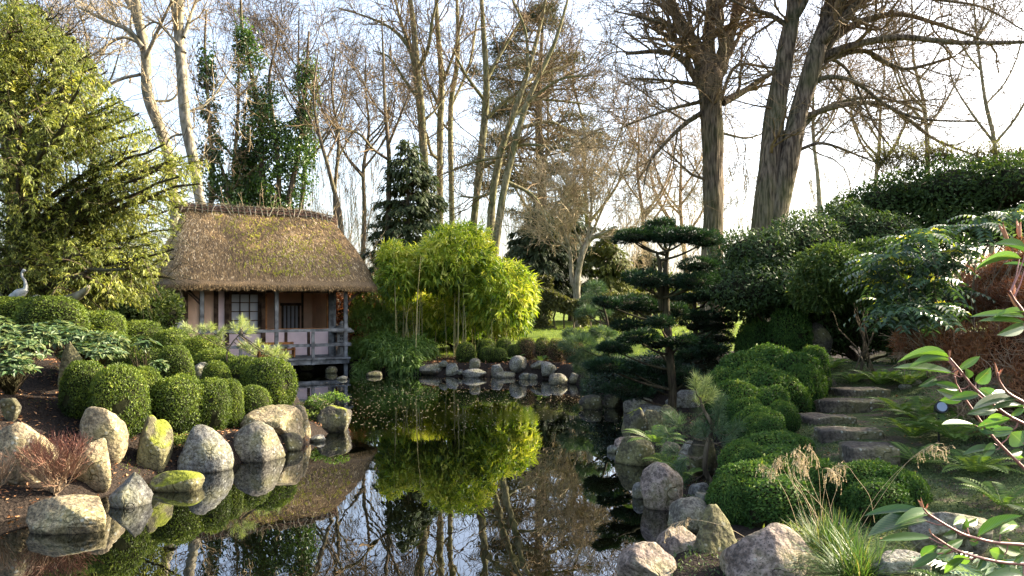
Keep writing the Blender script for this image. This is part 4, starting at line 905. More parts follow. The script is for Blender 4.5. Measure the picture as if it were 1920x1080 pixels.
def leafy_bush(label, base, blobs, npart, nstuff, L, seed, whorl=6):
    base = A(*base); o = thing('viburnum_bush', label, 'bush', base, 0, 'glossy ribbed-leaf bushes on the left slope'); g = np.random.default_rng(seed); B = np.array([(*(A(*b[:3])-base), *b[3:]) for b in blobs])
    k = g.integers(0, len(B), (npart+nstuff)//whorl); d = rdir(len(k), g); d[:, 2] = np.abs(d[:, 2])*.9; d[:, 1] = -np.abs(d[:, 1])*.9; d = nrm(d)
    C = B[k, :3]+d*B[k, 3:6]*g.uniform(.75, 1.02, (len(k), 1))
    a, r = stems((0,0,-.1), C, .006, g); mb = MB(); tubes(mb, a, r, 4); mb.build('stems', M['barkd'], o, kind='stuff')
    mb = MB(); cnt = 0
    for c, dd in zip(C, d):
        ax = nrm(dd*.6+A(0,0,.8)); q = nrm(np.cross(ax, A(1,.3,.1))); q2 = np.cross(ax, q)
        for j in range(whorl):
            az = j*6.283/whorl+g.uniform(-.4,.4); dr = nrm((q*math.cos(az)+q2*math.sin(az))+ax*g.uniform(-.35, .55)); ll = L*g.uniform(.7, 1.2)
            if cnt < npart:
                e = bpy.data.objects.new('leaf', VRED if g.uniform() < .012 else VL[int(g.integers(4))]); S.collection.objects.link(e); e.parent = o
                e.matrix_local = Matrix.Translation(c) @ orient(dr, ax) @ Matrix.Diagonal((ll, ll*.42/1.0, ll, 1)); cnt += 1
            else: leaves(mb, c[None], dr[None], ax[None], ll, ll*.42, g.uniform())
    if mb.n: mb.build('foliage', M['vib'], o, kind='stuff')
leafy_bush('large ribbed-leaf bush hanging over bare soil at left edge', gp(20, 9.9), [pb_(25,668,66,44,9.6), pb_(-10,640,60,45,10), pb_(70,640,46,34,10.2), pb_(20,695,50,30,9.3)], 280, 1700, .105, 301)
leafy_bush('ribbed-leaf bush reaching behind the tall standing stone', gp(150, 11), [pb_(140,640,56,26,11), pb_(200,648,46,24,11), pb_(110,625,46,22,11.3), pb_(175,664,56,20,10.7)], 270, 1700, .11, 302)
leafy_bush('few open ribbed-leaf sprays above the pale tucked stone', gp(270, 11.6), [pb_(270,655,32,22,11.6), pb_(295,690,14,14,11.2)], 150, 0, .12, 303)

# ------------------------------------------------------------------ foreground branches at the right edge
FL = [leaf_mesh('leaf', M['fgleaf'], 8, c, f, var=v, wide=.5) for c, f, v in ((.10,.25,.2), (.22,.35,.45), (.05,.15,.7), (.3,.3,.95))]
def c2(x, y): return (1480+x/3.177, 560+y/3.177)
def c4(x, y): return (1540+x/3.6, 780+y/3.6)
def leafy_branch(label, D, stem, lvs, buds, seed, r=.0042):
    g = np.random.default_rng(seed); b = P(*stem[0], D); o = thing('leafy_branch', label, 'branch', b, 0, 'large-leaved branches reaching in from the right')
    Q, Rr = resample([P(*s, D-.02*i) for i, s in enumerate(stem)], np.linspace(r*1.5, r*.6, len(stem)), 24); mb = MB(); tubes(mb, Q-b, Rr, 8, cap=True); mb.build('stem', M['redstem'], o, smooth=True)
    for i, (x0, y0, x1, y1, w) in enumerate(lvs):
        dd = g.uniform(-.07, .07); p0 = P(x0, y0, D-.03); p1 = P(x1, y1, D-.03+dd); k = np.argmin(np.linalg.norm(Q-p0, axis=1))
        d = p1-p0; L = float(np.linalg.norm(d)); ww = w/F*D
        mb = MB(); tubes(mb, np.array([Q[k], (Q[k]+p0)/2+A(0,0,-.006), p0+d*.04])-b, [.0025,.002,.0018], 5); st = mb.build('leaf_stalk', M['redstem'], o)
        # thin on screen = seen nearly edge-on; true blades are about .38 of their length wide
        tw = max(.30*L, ww); ca = min(ww/tw, 1); tilt = math.acos(ca)
        vd = A(0, -1, 0); n0 = nrm(vd-(vd@nrm(d))*nrm(d)); s0 = np.cross(n0, nrm(d)); s0 = s0 if s0[2] > 0 else -s0
        sgn = 1; nm = n0*math.cos(tilt)+(A(0,0,1)-(nrm(d)[2])*nrm(d))*math.sin(tilt)*sgn
        e = bpy.data.objects.new('leaf', FL[int(g.integers(4))]); S.collection.objects.link(e); e.parent = o
        e.matrix_local = Matrix.Translation(p0-b) @ orient(d, nm) @ Matrix.Diagonal((L, tw*g.uniform(.8, 1.15), L*g.uniform(.4, 1.3), 1))
    for x, y, dx, dy in buds:
        p = P(x, y, D); q = P(x+dx, y+dy, D); tt = np.linspace(0, 1, 6)[:, None]; L = np.linalg.norm(q-p)
        mb = MB()
        for k in range(4):
            off = g.normal(0, .12, 3)*L; tubes(mb, p+(q-p)*tt+off*tt**1.5-b, np.array([.15,.22,.2,.14,.08,.01])*L*.45, 5)
        mb.build('bud', M['bud'], o, smooth=True)
leafy_branch('large-leaved branch with long backlit leaves above the spotlight', 2.5, [c2(1520,800), c2(1398,745), c2(1280,680), c2(1110,540), c2(1020,430), c2(952,350)],
 [(*c2(950,350),*c2(680,290),9), (*c2(950,370),*c2(735,345),9), (*c2(985,450),*c2(625,395),13), (*c2(1005,425),*c2(1140,340),14), (*c2(1010,540),*c2(850,495),18), (*c2(870,470),*c2(800,520),18),
  (*c2(1110,500),*c2(1205,425),22), (*c2(1245,600),*c2(1130,530),24), (*c2(1230,655),*c2(1075,680),19), (*c2(1270,695),*c2(1185,715),14), (*c2(1320,715),*c2(1110,755),15), (*c2(1060,480),*c2(1060,425),18), (*c2(1398,870),*c2(1330,795),38), (*c2(1130,570),*c2(960,592),14), (*c2(1340,780),*c2(1200,782),9)],
 [(*c2(952,350),2,-14), (*c2(985,440),-6,-18)], 1)
leafy_branch('second large-leaved branch crossing lower, leaves lit green', 2.7, [c2(1500,1110), c2(1398,1010), c2(1210,820), c2(1090,660), c2(1000,520), c2(985,465)],
 [(*c2(1045,590),*c2(885,545),20), (*c2(1040,585),*c2(900,610),18), (*c2(1110,755),*c2(910,738),5), (*c2(1130,770),*c2(1222,800),15), (*c2(1240,900),*c2(1035,912),6), (*c2(1220,860),*c2(1155,942),22), (*c2(1330,790),*c2(1185,822),9), (*c2(1398,950),*c2(1300,925),14), (*c2(1180,770),*c2(1300,775),7), (*c2(1300,930),*c2(1398,905),12)],
 [(*c2(985,470),4,-20)], 2)
leafy_branch('budding branch with orange tip at the right edge', 2.4, [c2(1500,690), c2(1398,620), c2(1300,560), c2(1250,490), c2(1242,440)],
 [(*c2(1398,645),*c2(1220,635),7), (*c2(1360,598),*c2(1095,637),10), (*c2(1300,560),*c2(1210,562),6), (*c2(1398,650),*c2(1320,700),14)], [(*c2(1240,460),-3,-24), (*c2(1240,470),6,-16)], 3)
leafy_branch('top branch of long leaves entering halfway up the right edge', 2.3, [(1960,640), (1935,610), (1915,580), (1902,562), (1893,545)],
 [(1925,596,1820,583,11), (1925,606,1835,598,9), (1920,610,1873,628,22), (1930,590,1870,578,8), (1915,485,1827,482,9), (1925,475,1877,446,15), (1925,500,1880,492,8)], [(1905,575,-10,-30), (1900,560,3,-26), (1890,450,-16,-28), (1912,445,-6,-35)], 4)
leafy_branch('lower branch with long pale leaves over the stone slab', 2.6, [c4(1500,900), c4(1368,870), c4(1180,855), c4(1050,825), c4(930,785), c4(735,670), c4(690,625)],
 [(*c4(690,640),*c4(285,652),8), (*c4(745,655),*c4(520,680),11), (*c4(715,705),*c4(320,772),12), (*c4(910,780),*c4(835,812),22), (*c4(890,740),*c4(1030,668),10), (*c4(975,725),*c4(1090,700),16), (*c4(1055,815),*c4(1340,640),14), (*c4(1200,800),*c4(1368,680),14), (*c4(1180,860),*c4(1368,930),24), (*c4(1000,840),*c4(1062,862),16), (*c4(960,770),*c4(985,700),14), (*c4(1240,940),*c4(1130,912),24)],
 [(*c4(690,640),-5,-24), (*c4(700,640),6,-12)], 5)
leafy_branch('lowest large-leaved branch along the bottom right', 2.6, [c4(1500,1010), c4(1368,1000), c4(1200,985), c4(1030,945), c4(900,900), c4(780,825), c4(742,795)],
 [(*c4(740,820),*c4(385,832),9), (*c4(790,875),*c4(645,960),12), (*c4(790,925),*c4(610,1025),12), (*c4(790,930),*c4(965,828),18), (*c4(1005,960),*c4(885,972),26), (*c4(970,960),*c4(800,1055),11), (*c4(880,900),*c4(830,962),15), (*c4(1270,1000),*c4(1170,985),20), (*c4(1368,1080),*c4(1150,1060),16), (*c4(1100,960),*c4(1060,1040),14), (*c4(1300,990),*c4(1368,940),14), (*c4(1250,990),*c4(1230,1075),18)],
 [(*c4(742,800),-3,-10)], 6)

# ------------------------------------------------------------------ grasses
def tussock(label, px, D, n, L, seed, m='tuft', spread=.5, z=None):
    g = np.random.default_rng(seed); b = gp(px, D); o = thing('grass_tuft', label, 'grass tuft', b)
    az = g.uniform(0, 6.28, n); tl = g.uniform(.1, 1, n)*spread; d = np.stack([np.cos(az)*tl, np.sin(az)*tl, 0*az+1], 1); d = nrm(d); ll = L*g.uniform(.5, 1.1, n)
    s = np.linspace(0, 1, 6)[None, :, None]; C = g.normal(0, .05, (n, 1, 3))*A(1,1,0)+d[:, None]*ll[:, None, None]*s+np.stack([np.cos(az), np.sin(az), 0*az-1.0], 1)[:, None]*ll[:, None, None]*(s**2.2)*tl[:, None, None]*.55
    sd = np.stack([-np.sin(az), np.cos(az), 0*az], 1)[:, None]; w = .004*np.array([1,1,.9,.75,.5,.08])[None, :, None]
    V = np.stack([C-sd*w, C+sd*w], 2).reshape(-1, 3); i = np.arange(n)[:, None]*12; k = np.arange(5)[None]*2; a = (i+k).ravel()
    mb = MB().add(V, np.stack([a, a+1, a+3, a+2], 1), np.repeat(g.uniform(0, 1, n)**1.3, 12)); mb.build('blades', M[m], o, kind='stuff'); return o
tg = tussock('green grass tuft with dry blades behind the big pink boulder', 1555, 5.6, 950, .46, 5, spread=.9)
tussock('yellowing grass tuft spilling over the bottom edge', 1610, 5.1, 900, .5, 6, spread=1.1)
def plume(parent, pts, D, g, L=.16, n=13, name='plume'):
    b = A(*parent.location); Q, Rr = resample([P(x, y, D) for x, y in pts], np.linspace(.0014, .0006, len(pts)), 30)
    mb = MB(); tubes(mb, Q-b, Rr, 4, var=.6); k = g.integers(20, 29, n); c = Q[k]-b
    tn = nrm(Q[k]-Q[k-1]); e = c+tn*L*.5*g.uniform(.3,1.1,(n,1))+A(0,0,-1)*L*g.uniform(.2,.9,(n,1))+g.normal(0,.015,(n,3)); q = np.stack([c, c*.5+e*.5+tn*.02+A(0,0,.015), e], 1)
    tubes(mb, q, np.tile([.0008,.0012,.0008], (n,1)), 3, var=g.uniform(.3,1,n))
    k = np.repeat(np.arange(n), 6); f = g.uniform(.3, 1, (len(k), 1)); c = q[k,1]*(1-f)+q[k,2]*f; leaves(mb, c, A(0,0,-1)+rdir(len(k), g)*.6, rdir(len(k), g), .014, .004, g.uniform(.3,1,len(k)))
    mb.build(name, M['straw'], parent)
g = np.random.default_rng(15)
dp = thing('dry_grass_plumes', 'bleached dry grass plumes standing in front of the box hedge', 'grass', gp(1540, 5.9))
for i in range(13):
    x0 = 1545+g.normal(0, 16); x1 = 1512+g.normal(0, 36); y1 = 865+g.normal(0, 22); s = 1 if g.uniform() < .5 else -1
    plume(dp, [(x0, 1010), ((x0*.6+x1*.4), 950), (x1+2, 890), (x1+s*8, y1-4), (x1+s*24, y1+6)], 5.9+g.normal(0,.08), g, .10)
for p in ([(1590,1030),(1640,950),(1690,880),(1720,850),(1760,828)], [(1590,1010),(1650,920),(1700,868),(1740,842),(1775,838)], [(1500,1000),(1480,940),(1462,905),(1450,885),(1430,872)],
          [(1420,1022),(1370,992),(1325,978),(1290,975),(1250,985)], [(1640,980),(1630,930),(1605,895),(1590,875),(1575,872)]):
    plume(dp, p, 5.7, g, .12, 20)

# red twig shrub, left
def twig_shrub():
    b = gp(105, 7.9); o = thing('twig_shrub', 'leafless red-tipped twiggy shrub before the lichen boulder', 'shrub', b); g = np.random.default_rng(19)
    n = 34; az = g.uniform(0, 6.28, n); d = nrm(np.stack([np.cos(az)*.75, np.sin(az)*.6, .6+g.uniform(0,.9,n)], 1)); s = np.linspace(0, 1, 7)[None, :, None]
    C = d[:, None]*.38*s+g.normal(0, .012, (n, 7, 3))+A(0,0,1)*s**2*.1; Rr = np.tile(np.linspace(.006, .003, 7), (n, 1)); mb = MB(); tubes(mb, C, Rr, 4, var=.1)
    c1, r1 = spawn(C, Rr, 7, .25, 1, .32, .6, .7, 5, .14, (0,0,.16), .002, g=g); tubes(mb, c1, r1, 3, var=.35)
    c2_, r2 = spawn(c1, r1, 7, .2, 1, .17, .55, .7, 4, .12, (0,0,.18), .0014, g=g); tubes(mb, c2_, r2, 3, var=np.clip(.35+c2_[:, -1, 2]*1.0+g.normal(0,.15,len(c2_)), 0, 1))
    mb.build('twigs', M['redtwig'], o, kind='stuff')
    b2 = gp(-10, 7.7); o2 = thing('twig_shrub', 'brown twiggy shrub half out of frame at lower left', 'shrub', b2); mb = MB(); tubes(mb, C*.7, Rr, 4, var=.1); tubes(mb, c1*.7, r1, 3, var=.3); mb.build('twigs', M['redtwig'], o2, kind='stuff')
twig_shrub()
# ------------------------------------------------------------------ trees
def tree_obj(name, label, cat, base, group=None): return thing(name, label, cat, base, 0, group)
def hero_tree(name, label, stems_, D, limbs, bark, twig, seed, dens=(9, 7, 6), Ls=(3.2, 1.5, .7), rtw=.006, basez=True, limb_depth=1.5, group=None, sides=18):
    """stems_/limbs: lists of ([(px,py,radius px)...]) at distance D; finer branches grow on them"""
    g = np.random.default_rng(seed); s0 = stems_[0][0]; bx = (s0[0]-HX)/F*D; bz = gz(bx, D); base = A(bx, D, bz); o = tree_obj(name, label, 'tree', base, group)
    par = []
    for k, st in enumerate(stems_):
        pts = [P(x, y, D) for x, y, r in st]; rr = [r/F*D for x, y, r in st]
        if pts[0][2] > bz-.1: pts = [A(pts[0][0]-(pts[1][0]-pts[0][0])*.3, D, bz-.2)]+pts; rr = [rr[0]*1.25]+rr
        pts = [p+A(0, g.normal(0,.1) if i > 1 else 0, 0) for i, p in enumerate(pts)]
        Q, Rr = resample(pts, rr, 40 if rr[0] > .2 else 22); mb = MB(); tubes(mb, Q-base, Rr, sides, bark=.06 if rr[0] > .2 else .02, wob=.05, seed=seed); mb.build('trunk', M[bark], o, smooth=True); par.append((Q-base, Rr))
    ch = []
    for st in limbs:
        dz = g.uniform(-limb_depth, limb_depth); n = len(st)
        pts = [P(x, y, D+dz*i/(n-1)) for i, (x, y, r) in enumerate(st)]; rr = [r/F*D for x, y, r in st]
        pts = [pts[0]]+[p+g.normal(0,.06,3) for p in pts[1:]]
        Q, Rr = resample(pts, rr, 18); mb = MB(); tubes(mb, Q-base, Rr, 8, wob=.06, seed=seed); mb.build('limb', M[bark], o, smooth=True); ch.append((Q-base, Rr))
    mb = MB()
    lim = [np.stack([resample(q, r, 14)[0] for q, r in ch]), np.stack([resample(q, r, 14)[1] for q, r in ch])] if ch else None
    tr = [np.stack([resample(q, r, 14)[0] for q, r in par]), np.stack([resample(q, r, 14)[1] for q, r in par])]
    a = []
    if lim: a.append(spawn(lim[0], lim[1], dens[0], .15, 1, Ls[0], .8, .5, 8, .22, (0,0,.10), .012, .35, .25, g))
    a.append(spawn(tr[0], tr[1]*.35, max(3, dens[0]//2), .35, 1, Ls[0]*.9, .9, .5, 8, .2, (0,0,.12), .012, .3, .25, g))
    for q, r in a:
        tubes(mb, q, r, 5); q2, r2 = spawn(q, r, dens[1], .15, 1, Ls[1], .75, .6, 5, .2, (0,0,.05), rtw*1.1, .3, .35, g); tubes(mb, q2, r2, 3)
        q3, r3 = spawn(q2, r2, dens[2], .15, 1, Ls[2], .75, .6, 3, .2, (0,0,.03), rtw*.8, .3, .5, g); tubes(mb, q3, r3, 3)
    mb.build('crown', M[twig], o, kind='stuff'); return o
hero_tree('big_bare_tree', 'big bare tree with straight furrowed trunk behind the clipped tree', [[(1335,480,19),(1337,400,18),(1339,300,19),(1335,210,21),(1331,150,23),(1330,120,20)],
  [(1339,180,14),(1350,130,13),(1368,70,10),(1390,0,8),(1400,-60,6)]], 28,
 [[(1325,160,15),(1302,100,13),(1275,40,11),(1245,-20,8)], [(1333,140,14),(1330,80,12),(1334,10,10),(1330,-70,7)], [(1345,150,10),(1352,90,8),(1345,20,6),(1350,-50,5)],
  [(1314,165,7),(1282,118,6),(1245,95,5),(1180,102,3)], [(1355,192,8),(1395,170,6),(1440,135,4.5),(1468,112,2.5)], [(1318,210,5),(1280,235,4),(1232,282,3),(1214,312,2),(1209,352,1.2)],
  [(1318,190,4),(1255,210,2.5),(1180,236,1.5)], [(1318,160,4.5),(1255,146,3),(1180,140,1.5)], [(1322,120,6),(1290,75,4.5),(1240,45,3),(1150,20,1.5)], [(1355,250,2.5),(1400,258,2),(1445,246,1.2)], [(1325,135,6),(1285,50,4),(1230,0,3),(1180,-30,2)], [(1350,190,4),(1380,130,3),(1430,125,2),(1480,135,1)]],
 'bark', 'twig', 11, (9, 7, 5), (3.4, 1.7, .8), .007)
hero_tree('big_bare_tree', 'twin-stemmed bare tree leaning right with spreading limbs', [[(1432,450,25),(1442,330,21),(1457,200,19),(1474,100,17),(1487,30,14),(1492,-50,10)],
  [(1450,440,22),(1476,300,19),(1500,200,17),(1524,115,17),(1545,50,13),(1570,-40,9)]], 26,
 [[(1530,95,11),(1560,55,9),(1610,10,7),(1640,-40,5)], [(1532,100,9),(1595,50,7),(1680,26,5),(1760,38,4),(1840,74,2)], [(1528,112,9),(1600,86,7),(1690,76,6),(1790,84,5),(1950,80,3)],
  [(1530,118,6),(1620,97,5),(1672,124,4),(1712,133,3.5),(1790,108,2)], [(1512,170,5),(1545,148,4.5),(1600,150,4),(1660,190,3),(1730,222,2.5),(1830,232,1.5)],
  [(1500,222,6),(1570,195,5),(1650,196,4.5),(1705,228,4),(1760,265,3),(1840,302,1.8)], [(1498,246,5),(1540,210,4),(1600,186,3.5),(1665,178,3),(1740,210,2)], [(1490,285,3.5),(1540,272,3),(1600,290,2),(1640,310,1)],
  [(1480,50,6),(1440,32,5),(1410,22,3.5),(1365,-5,2)], [(1545,60,9),(1580,10,7),(1600,-50,5)], [(1525,120,7),(1560,70,5),(1600,20,4),(1650,-30,3)], [(1488,40,7),(1515,-10,6),(1530,-60,4)], [(1560,20,6),(1660,-10,4),(1760,0,3),(1850,20,2),(1930,60,1)], [(1530,105,4),(1590,130,3),(1640,240,2),(1690,300,1)], [(1470,120,3),(1430,140,2),(1390,150,1)]],
 'bark', 'twig', 12, (9, 7, 5), (3.0, 1.6, .8), .006)
# left pair of pale trunks
hero_tree('plane_tree', 'pale smooth trunk leaning left above the yew', [[(328,420,9),(322,340,9.5),(306,265,9.5),(281,180,9),(270,100,9),(258,30,9),(250,-40,7)]], 32,
 [[(268,90,6),(245,60,4.5),(200,35,3.5),(150,15,2)], [(262,80,4),(225,75,3),(180,95,2),(150,120,1)], [(262,140,3.5),(225,150,3),(190,165,2),(150,200,1)], [(272,110,4),(300,50,3),(320,0,2)], [(258,30,6),(238,-10,5),(220,-50,3)], [(285,190,2.5),(320,180,2),(345,140,1)]],
 'barkp', 'twigp', 21, (8, 6, 5), (2.2, 1.1, .5), .006, group='pale trunks above the yew')
hero_tree('plane_tree', 'pale smooth trunk rising straight behind the hut ridge', [[(380,420,9),(376,370,9),(364,300,9.5),(350,225,9.5),(343,140,10),(333,60,9),(338,-40,8)]], 31,
 [[(343,100,7),(328,50,5.5),(318,0,4),(310,-40,3)], [(345,100,3),(320,60,2.5),(290,45,2),(260,60,1)], [(352,210,2.5),(390,190,2),(420,150,1)], [(345,70,4),(365,20,3),(385,-30,2)], [(355,250,2.5),(320,262,2),(300,290,1)]],
 'barkp', 'twigp', 22, (8, 6, 5), (2.2, 1.1, .5), .006, group='pale trunks above the yew')
# middle grove
grove = [
 ('bare_tree','tall grey-green tree at the left of the middle grove',[[(798,420,8),(797,325,8),(790,215,8),(782,140,7),(778,80,5.5),(770,0,4),(765,-60,3)]],50,[[(782,140,5),(765,90,4),(735,55,3),(690,30,2),(630,15,1)],[(782,135,4),(800,90,3.5),(812,30,2.5),(830,-30,2)],[(788,190,3),(760,150,2.5),(735,110,2),(700,95,1)],[(780,110,4),(755,50,3),(740,0,2)],[(790,230,3),(820,200,2),(850,150,1.5)]],'barkg','twig'),
 ('bare_tree','second trunk of the middle grove, straight and slender',[[(826,450,6.5),(825,360,6.5),(825,250,6),(828,150,5.5),(820,50,4.5),(816,-60,3)]],52,[[(828,160,3.5),(850,100,2.5),(870,30,2)],[(826,200,3),(800,150,2),(790,90,1.5)],[(824,300,4),(808,285,3),(798,250,2.5),(780,240,1)]],'barkg','twig'),
 ('bare_tree','dark slim trunk third in the middle grove',[[(848,470,5.5),(847,390,5.5),(845,280,5),(846,190,5),(858,100,4),(856,-40,3)]],54,[[(846,200,3),(880,120,2.5),(895,40,2)],[(846,250,2.5),(815,210,2),(800,160,1)]],'barkg','twig'),
 ('bare_tree','mossy-green trunk right of the slim dark trunk',[[(884,480,8),(890,400,7.5),(901,300,7),(912,170,6),(906,50,4.5),(900,-50,3)]],50,[[(905,230,4),(945,190,3),(990,160,2),(1040,150,1)],[(910,190,3.5),(875,140,2.5),(850,90,1.5)],[(912,150,4),(945,90,3),(980,30,2)],[(898,320,3.5),(930,300,2.5),(975,310,1.5)]],'barkg','twig'),
 ('bare_tree','leaning trunk fourth from left in the middle grove',[[(915,500,9),(919,440,8.5),(926,350,7),(946,262,6),(978,170,5),(1010,60,3.5),(1030,-40,2.5)]],48,[[(940,280,4),(985,270,3),(1040,275,2),(1100,290,1)],[(960,220,4),(1000,190,3),(1060,190,2),(1110,200,1)],[(975,170,4),(1010,140,3),(1070,120,2)],[(990,130,3.5),(985,60,2.5),(960,0,2)],[(925,360,3.5),(895,370,2.5),(860,370,1.5)]],'barkg','twig'),
 ('bare_tree','rightmost leaning trunk of the middle grove',[[(922,510,9),(932,440,8),(946,350,7),(968,260,6),(995,175,4.5),(1040,80,3.5),(1070,-20,2)]],47,[[(950,340,4),(1000,370,3),(1030,420,2),(1060,450,1)],[(975,240,4),(1030,230,3),(1080,250,2),(1130,240,1)],[(990,190,3.5),(1050,150,2.5),(1110,140,1.5)],[(960,290,3.5),(900,300,2.5),(850,320,1.5),(810,330,1)]],'barkg','twig'),
 ('young_tree','slender brown young tree left of the bamboo',[[(725,480,5),(727,420,4.8),(729,300,4.2),(722,200,3),(718,100,2),(716,30,1)]],38,[[(729,300,3),(700,280,2.5),(672,250,2),(640,240,1)],[(729,270,2.5),(750,220,2),(770,160,1)],[(724,220,2),(695,180,1.5),(670,130,1)],[(727,330,2),(770,340,1.5),(800,350,1)]],'bark','twig'),
 ('young_tree','thin leaning tree right of the hut ridge',[[(640,430,5),(620,330,4),(598,250,3),(590,180,2),(600,90,1)]],36,[[(612,300,2.5),(640,240,2),(650,180,1)],[(600,260,2),(570,200,1.5),(560,130,1)]],'bark','twig'),
 ('young_tree','thin upright tree between the hut and slender tree',[[(630,440,4),(628,360,3.5),(634,260,3),(622,170,2),(630,80,1)]],40,[[(632,300,2),(655,260,1.5),(680,220,1)],[(630,240,2),(605,200,1.5),(590,150,1)]],'bark','twig'),
]
for i, (nm, lb, st, D_, lm, bk, tw) in enumerate(grove):
    big = nm == 'bare_tree'
    hero_tree(nm, lb, st, D_, lm, bk, tw, 40+i, (8,6,5) if big else (6,6,4), (5.0,2.4,1.2) if big else (2.6,1.3,.7), .012 if big else .009, limb_depth=3, group='bare trees behind the pond', sides=10)
hero_tree('small_pale_tree', 'small pale forked tree on the lawn behind the far hedge', [[(1082,560,6.5),(1083,520,6.5),(1090,480,6),(1105,450,5.5),(1125,440,3),(1155,425,1.5)],[(1079,552,4.5),(1072,520,4.5),(1070,480,4),(1062,450,3),(1045,400,2),(1040,340,1)]], 38,
 [[(1100,455,3.5),(1110,400,2.5),(1105,340,1.5),(1110,300,1)], [(1115,445,3),(1160,440,2),(1190,425,1.5),(1210,450,1)], [(1070,470,2.5),(1040,445,2),(1020,420,1)], [(1104,450,3),(1130,390,2),(1160,330,1)], [(1066,450,2.5),(1080,380,2),(1075,300,1)], [(1095,470,2.5),(1060,400,2),(1050,350,1)]],
 'barkp', 'twigp', 61, (12, 8, 6), (2.6, 1.2, .6), .009, limb_depth=1.5, sides=10)
# more bare trees: far right and in between
for i, (x, y0, D_, h, lb, bk, tw) in enumerate([(1538,400,42,330,'reddish slim tree seen right of the twin-stemmed tree','barkp','twigr'), (1860,360,34,420,'thin twiggy tree beyond the hedge at far right','barkp','twig'), (1740,350,40,400,'bare tree beyond the hedge, centre right','barkp','twigr'),
   (1215,520,55,330,'pinkish hazy bare tree right of the pale small tree','twigr','twigr'), (1290,510,60,300,'hazy bare tree just left of the furrowed trunk','twigr','twigp'), (1010,520,66,420,'pinkish-brown tall tree behind the leaning trunks','barkg','twigr'), (1110,520,66,470,'reddish-brown tall tree behind the pale small tree','barkg','twigr'),
   (440,400,44,390,'dark bare tree behind the ivy-clad trees','bark','twig'), (560,410,46,400,'thin dark bare tree right of the ivy-clad trees','bark','twig'), (180,330,44,350,'thin bare tree rising over the yew','barkp','twigp'), (680,470,56,380,'faint bare tree behind the slender young tree','bark','twig'), (1640,390,50,300,'distant bare tree over the hedge shoulder','barkp','twigr'), (90,330,40,320,'bare tree at the upper left corner behind the yew','bark','twig')]):
    g = np.random.default_rng(300+i); w = 5; st = [(x, y0+30, w)]; xx = x
    for k in range(1, 6): xx += g.normal(0, 9); st.append((xx, y0-h*k/5, w*(1-k/6)))
    lm = []
    for k in range(8):
        f = g.uniform(.2, .85); yy = y0-h*f; xs = np.interp(-yy, [-a[1] for a in st], [a[0] for a in st]); s = g.choice([-1, 1]); l = h*.32*(1.15-f); lm.append([(xs, yy, w*(1-f)*.6+.5), (xs+s*l*.35, yy-l*.45, w*(1-f)*.45+.4), (xs+s*l*.6, yy-l*1.0, w*(1-f)*.3+.3), (xs+s*l*.7, yy-l*1.6, .5)])
    hero_tree('bare_tree', lb, [st], D_, lm, bk, tw, 320+i, (6, 6, 6), (D_*.085, D_*.042, D_*.02), D_*.00022, limb_depth=2.5, sides=8, group='hazy bare trees in the background')
# thin whippy saplings between the big trunks
def whips(name, label, px0, px1, D, y0, hh, n, seed, m='twigp', cat='shrub', spread=.25, dens=(6,5)):
    g = np.random.default_rng(seed); b = gp((px0+px1)/2, D); o = thing(name, label, cat, b)
    x = (g.uniform(px0, px1, n)-HX)/F*D-b[0]; h = hh/F*D*g.uniform(.5, 1.1, n); z0 = 0; s = np.linspace(0, 1, 8)[None, :, None]
    d = nrm(np.stack([g.normal(0, spread, n), g.normal(0, spread, n), 0*x+1], 1)); C = np.stack([x, g.uniform(-1, 1, n), 0*x-.1], 1)[:, None]+d[:, None]*(h+(CZ-(y0-HY)/F*D-b[2]))[:, None, None]*s+np.cumsum(g.normal(0, .02, (n, 8, 3)), 1)*D*.03
    Rr = np.tile(np.linspace(.012, .004, 8), (n, 1))*D/30; mb = MB(); tubes(mb, C, Rr, 5); q, r = spawn(C, Rr, dens[0], .3, 1, hh/F*D*.28, .5, .6, 6, .15, (0,0,.15), .006*D/30, g=g); tubes(mb, q, r, 3)
    q, r = spawn(q, r, dens[1], .2, 1, hh/F*D*.12, .5, .6, 4, .15, (0,0,.1), .005*D/30, g=g); tubes(mb, q, r, 3); mb.build('twigs', M[m], o, kind='stuff'); return o
whips('bare_shrub', 'pale whippy bare shrub between the two big trunks', 1355, 1430, 34, 470, 200, 20, 401)
whips('bare_shrub', 'bare shoots right of the twin-stemmed tree', 1470, 1530, 34, 440, 180, 12, 402)
whips('bare_shrub', 'tan twiggy thicket behind the hut ridge', 455, 600, 29, 400, 60, 60, 403, 'twigp', dens=(8,7), spread=.5)
whips('bare_shrub', 'tangled pinkish shrub left of the furrowed trunk', 1180, 1320, 48, 470, 150, 40, 404, 'twigp', dens=(8,7), spread=.4)
whips('sapling_thicket', 'tall thin saplings between the hut ridge and slender young tree', 575, 720, 58, 430, 260, 26, 408, 'twigp', dens=(9,7), spread=.12)
whips('sapling_thicket', 'pale tall saplings behind the leaning grove trunks', 850, 1010, 60, 430, 220, 24, 409, 'twigp', dens=(9,7), spread=.12)
whips('sapling_thicket', 'warm-toned saplings right of the furrowed trunk base', 1480, 1640, 52, 420, 190, 22, 410, 'twigp', dens=(9,7), spread=.18)
whips('bare_shrub', 'grey bare thicket left of the slender young tree', 600, 700, 44, 440, 170, 26, 406, 'twig', dens=(7,6), spread=.4)

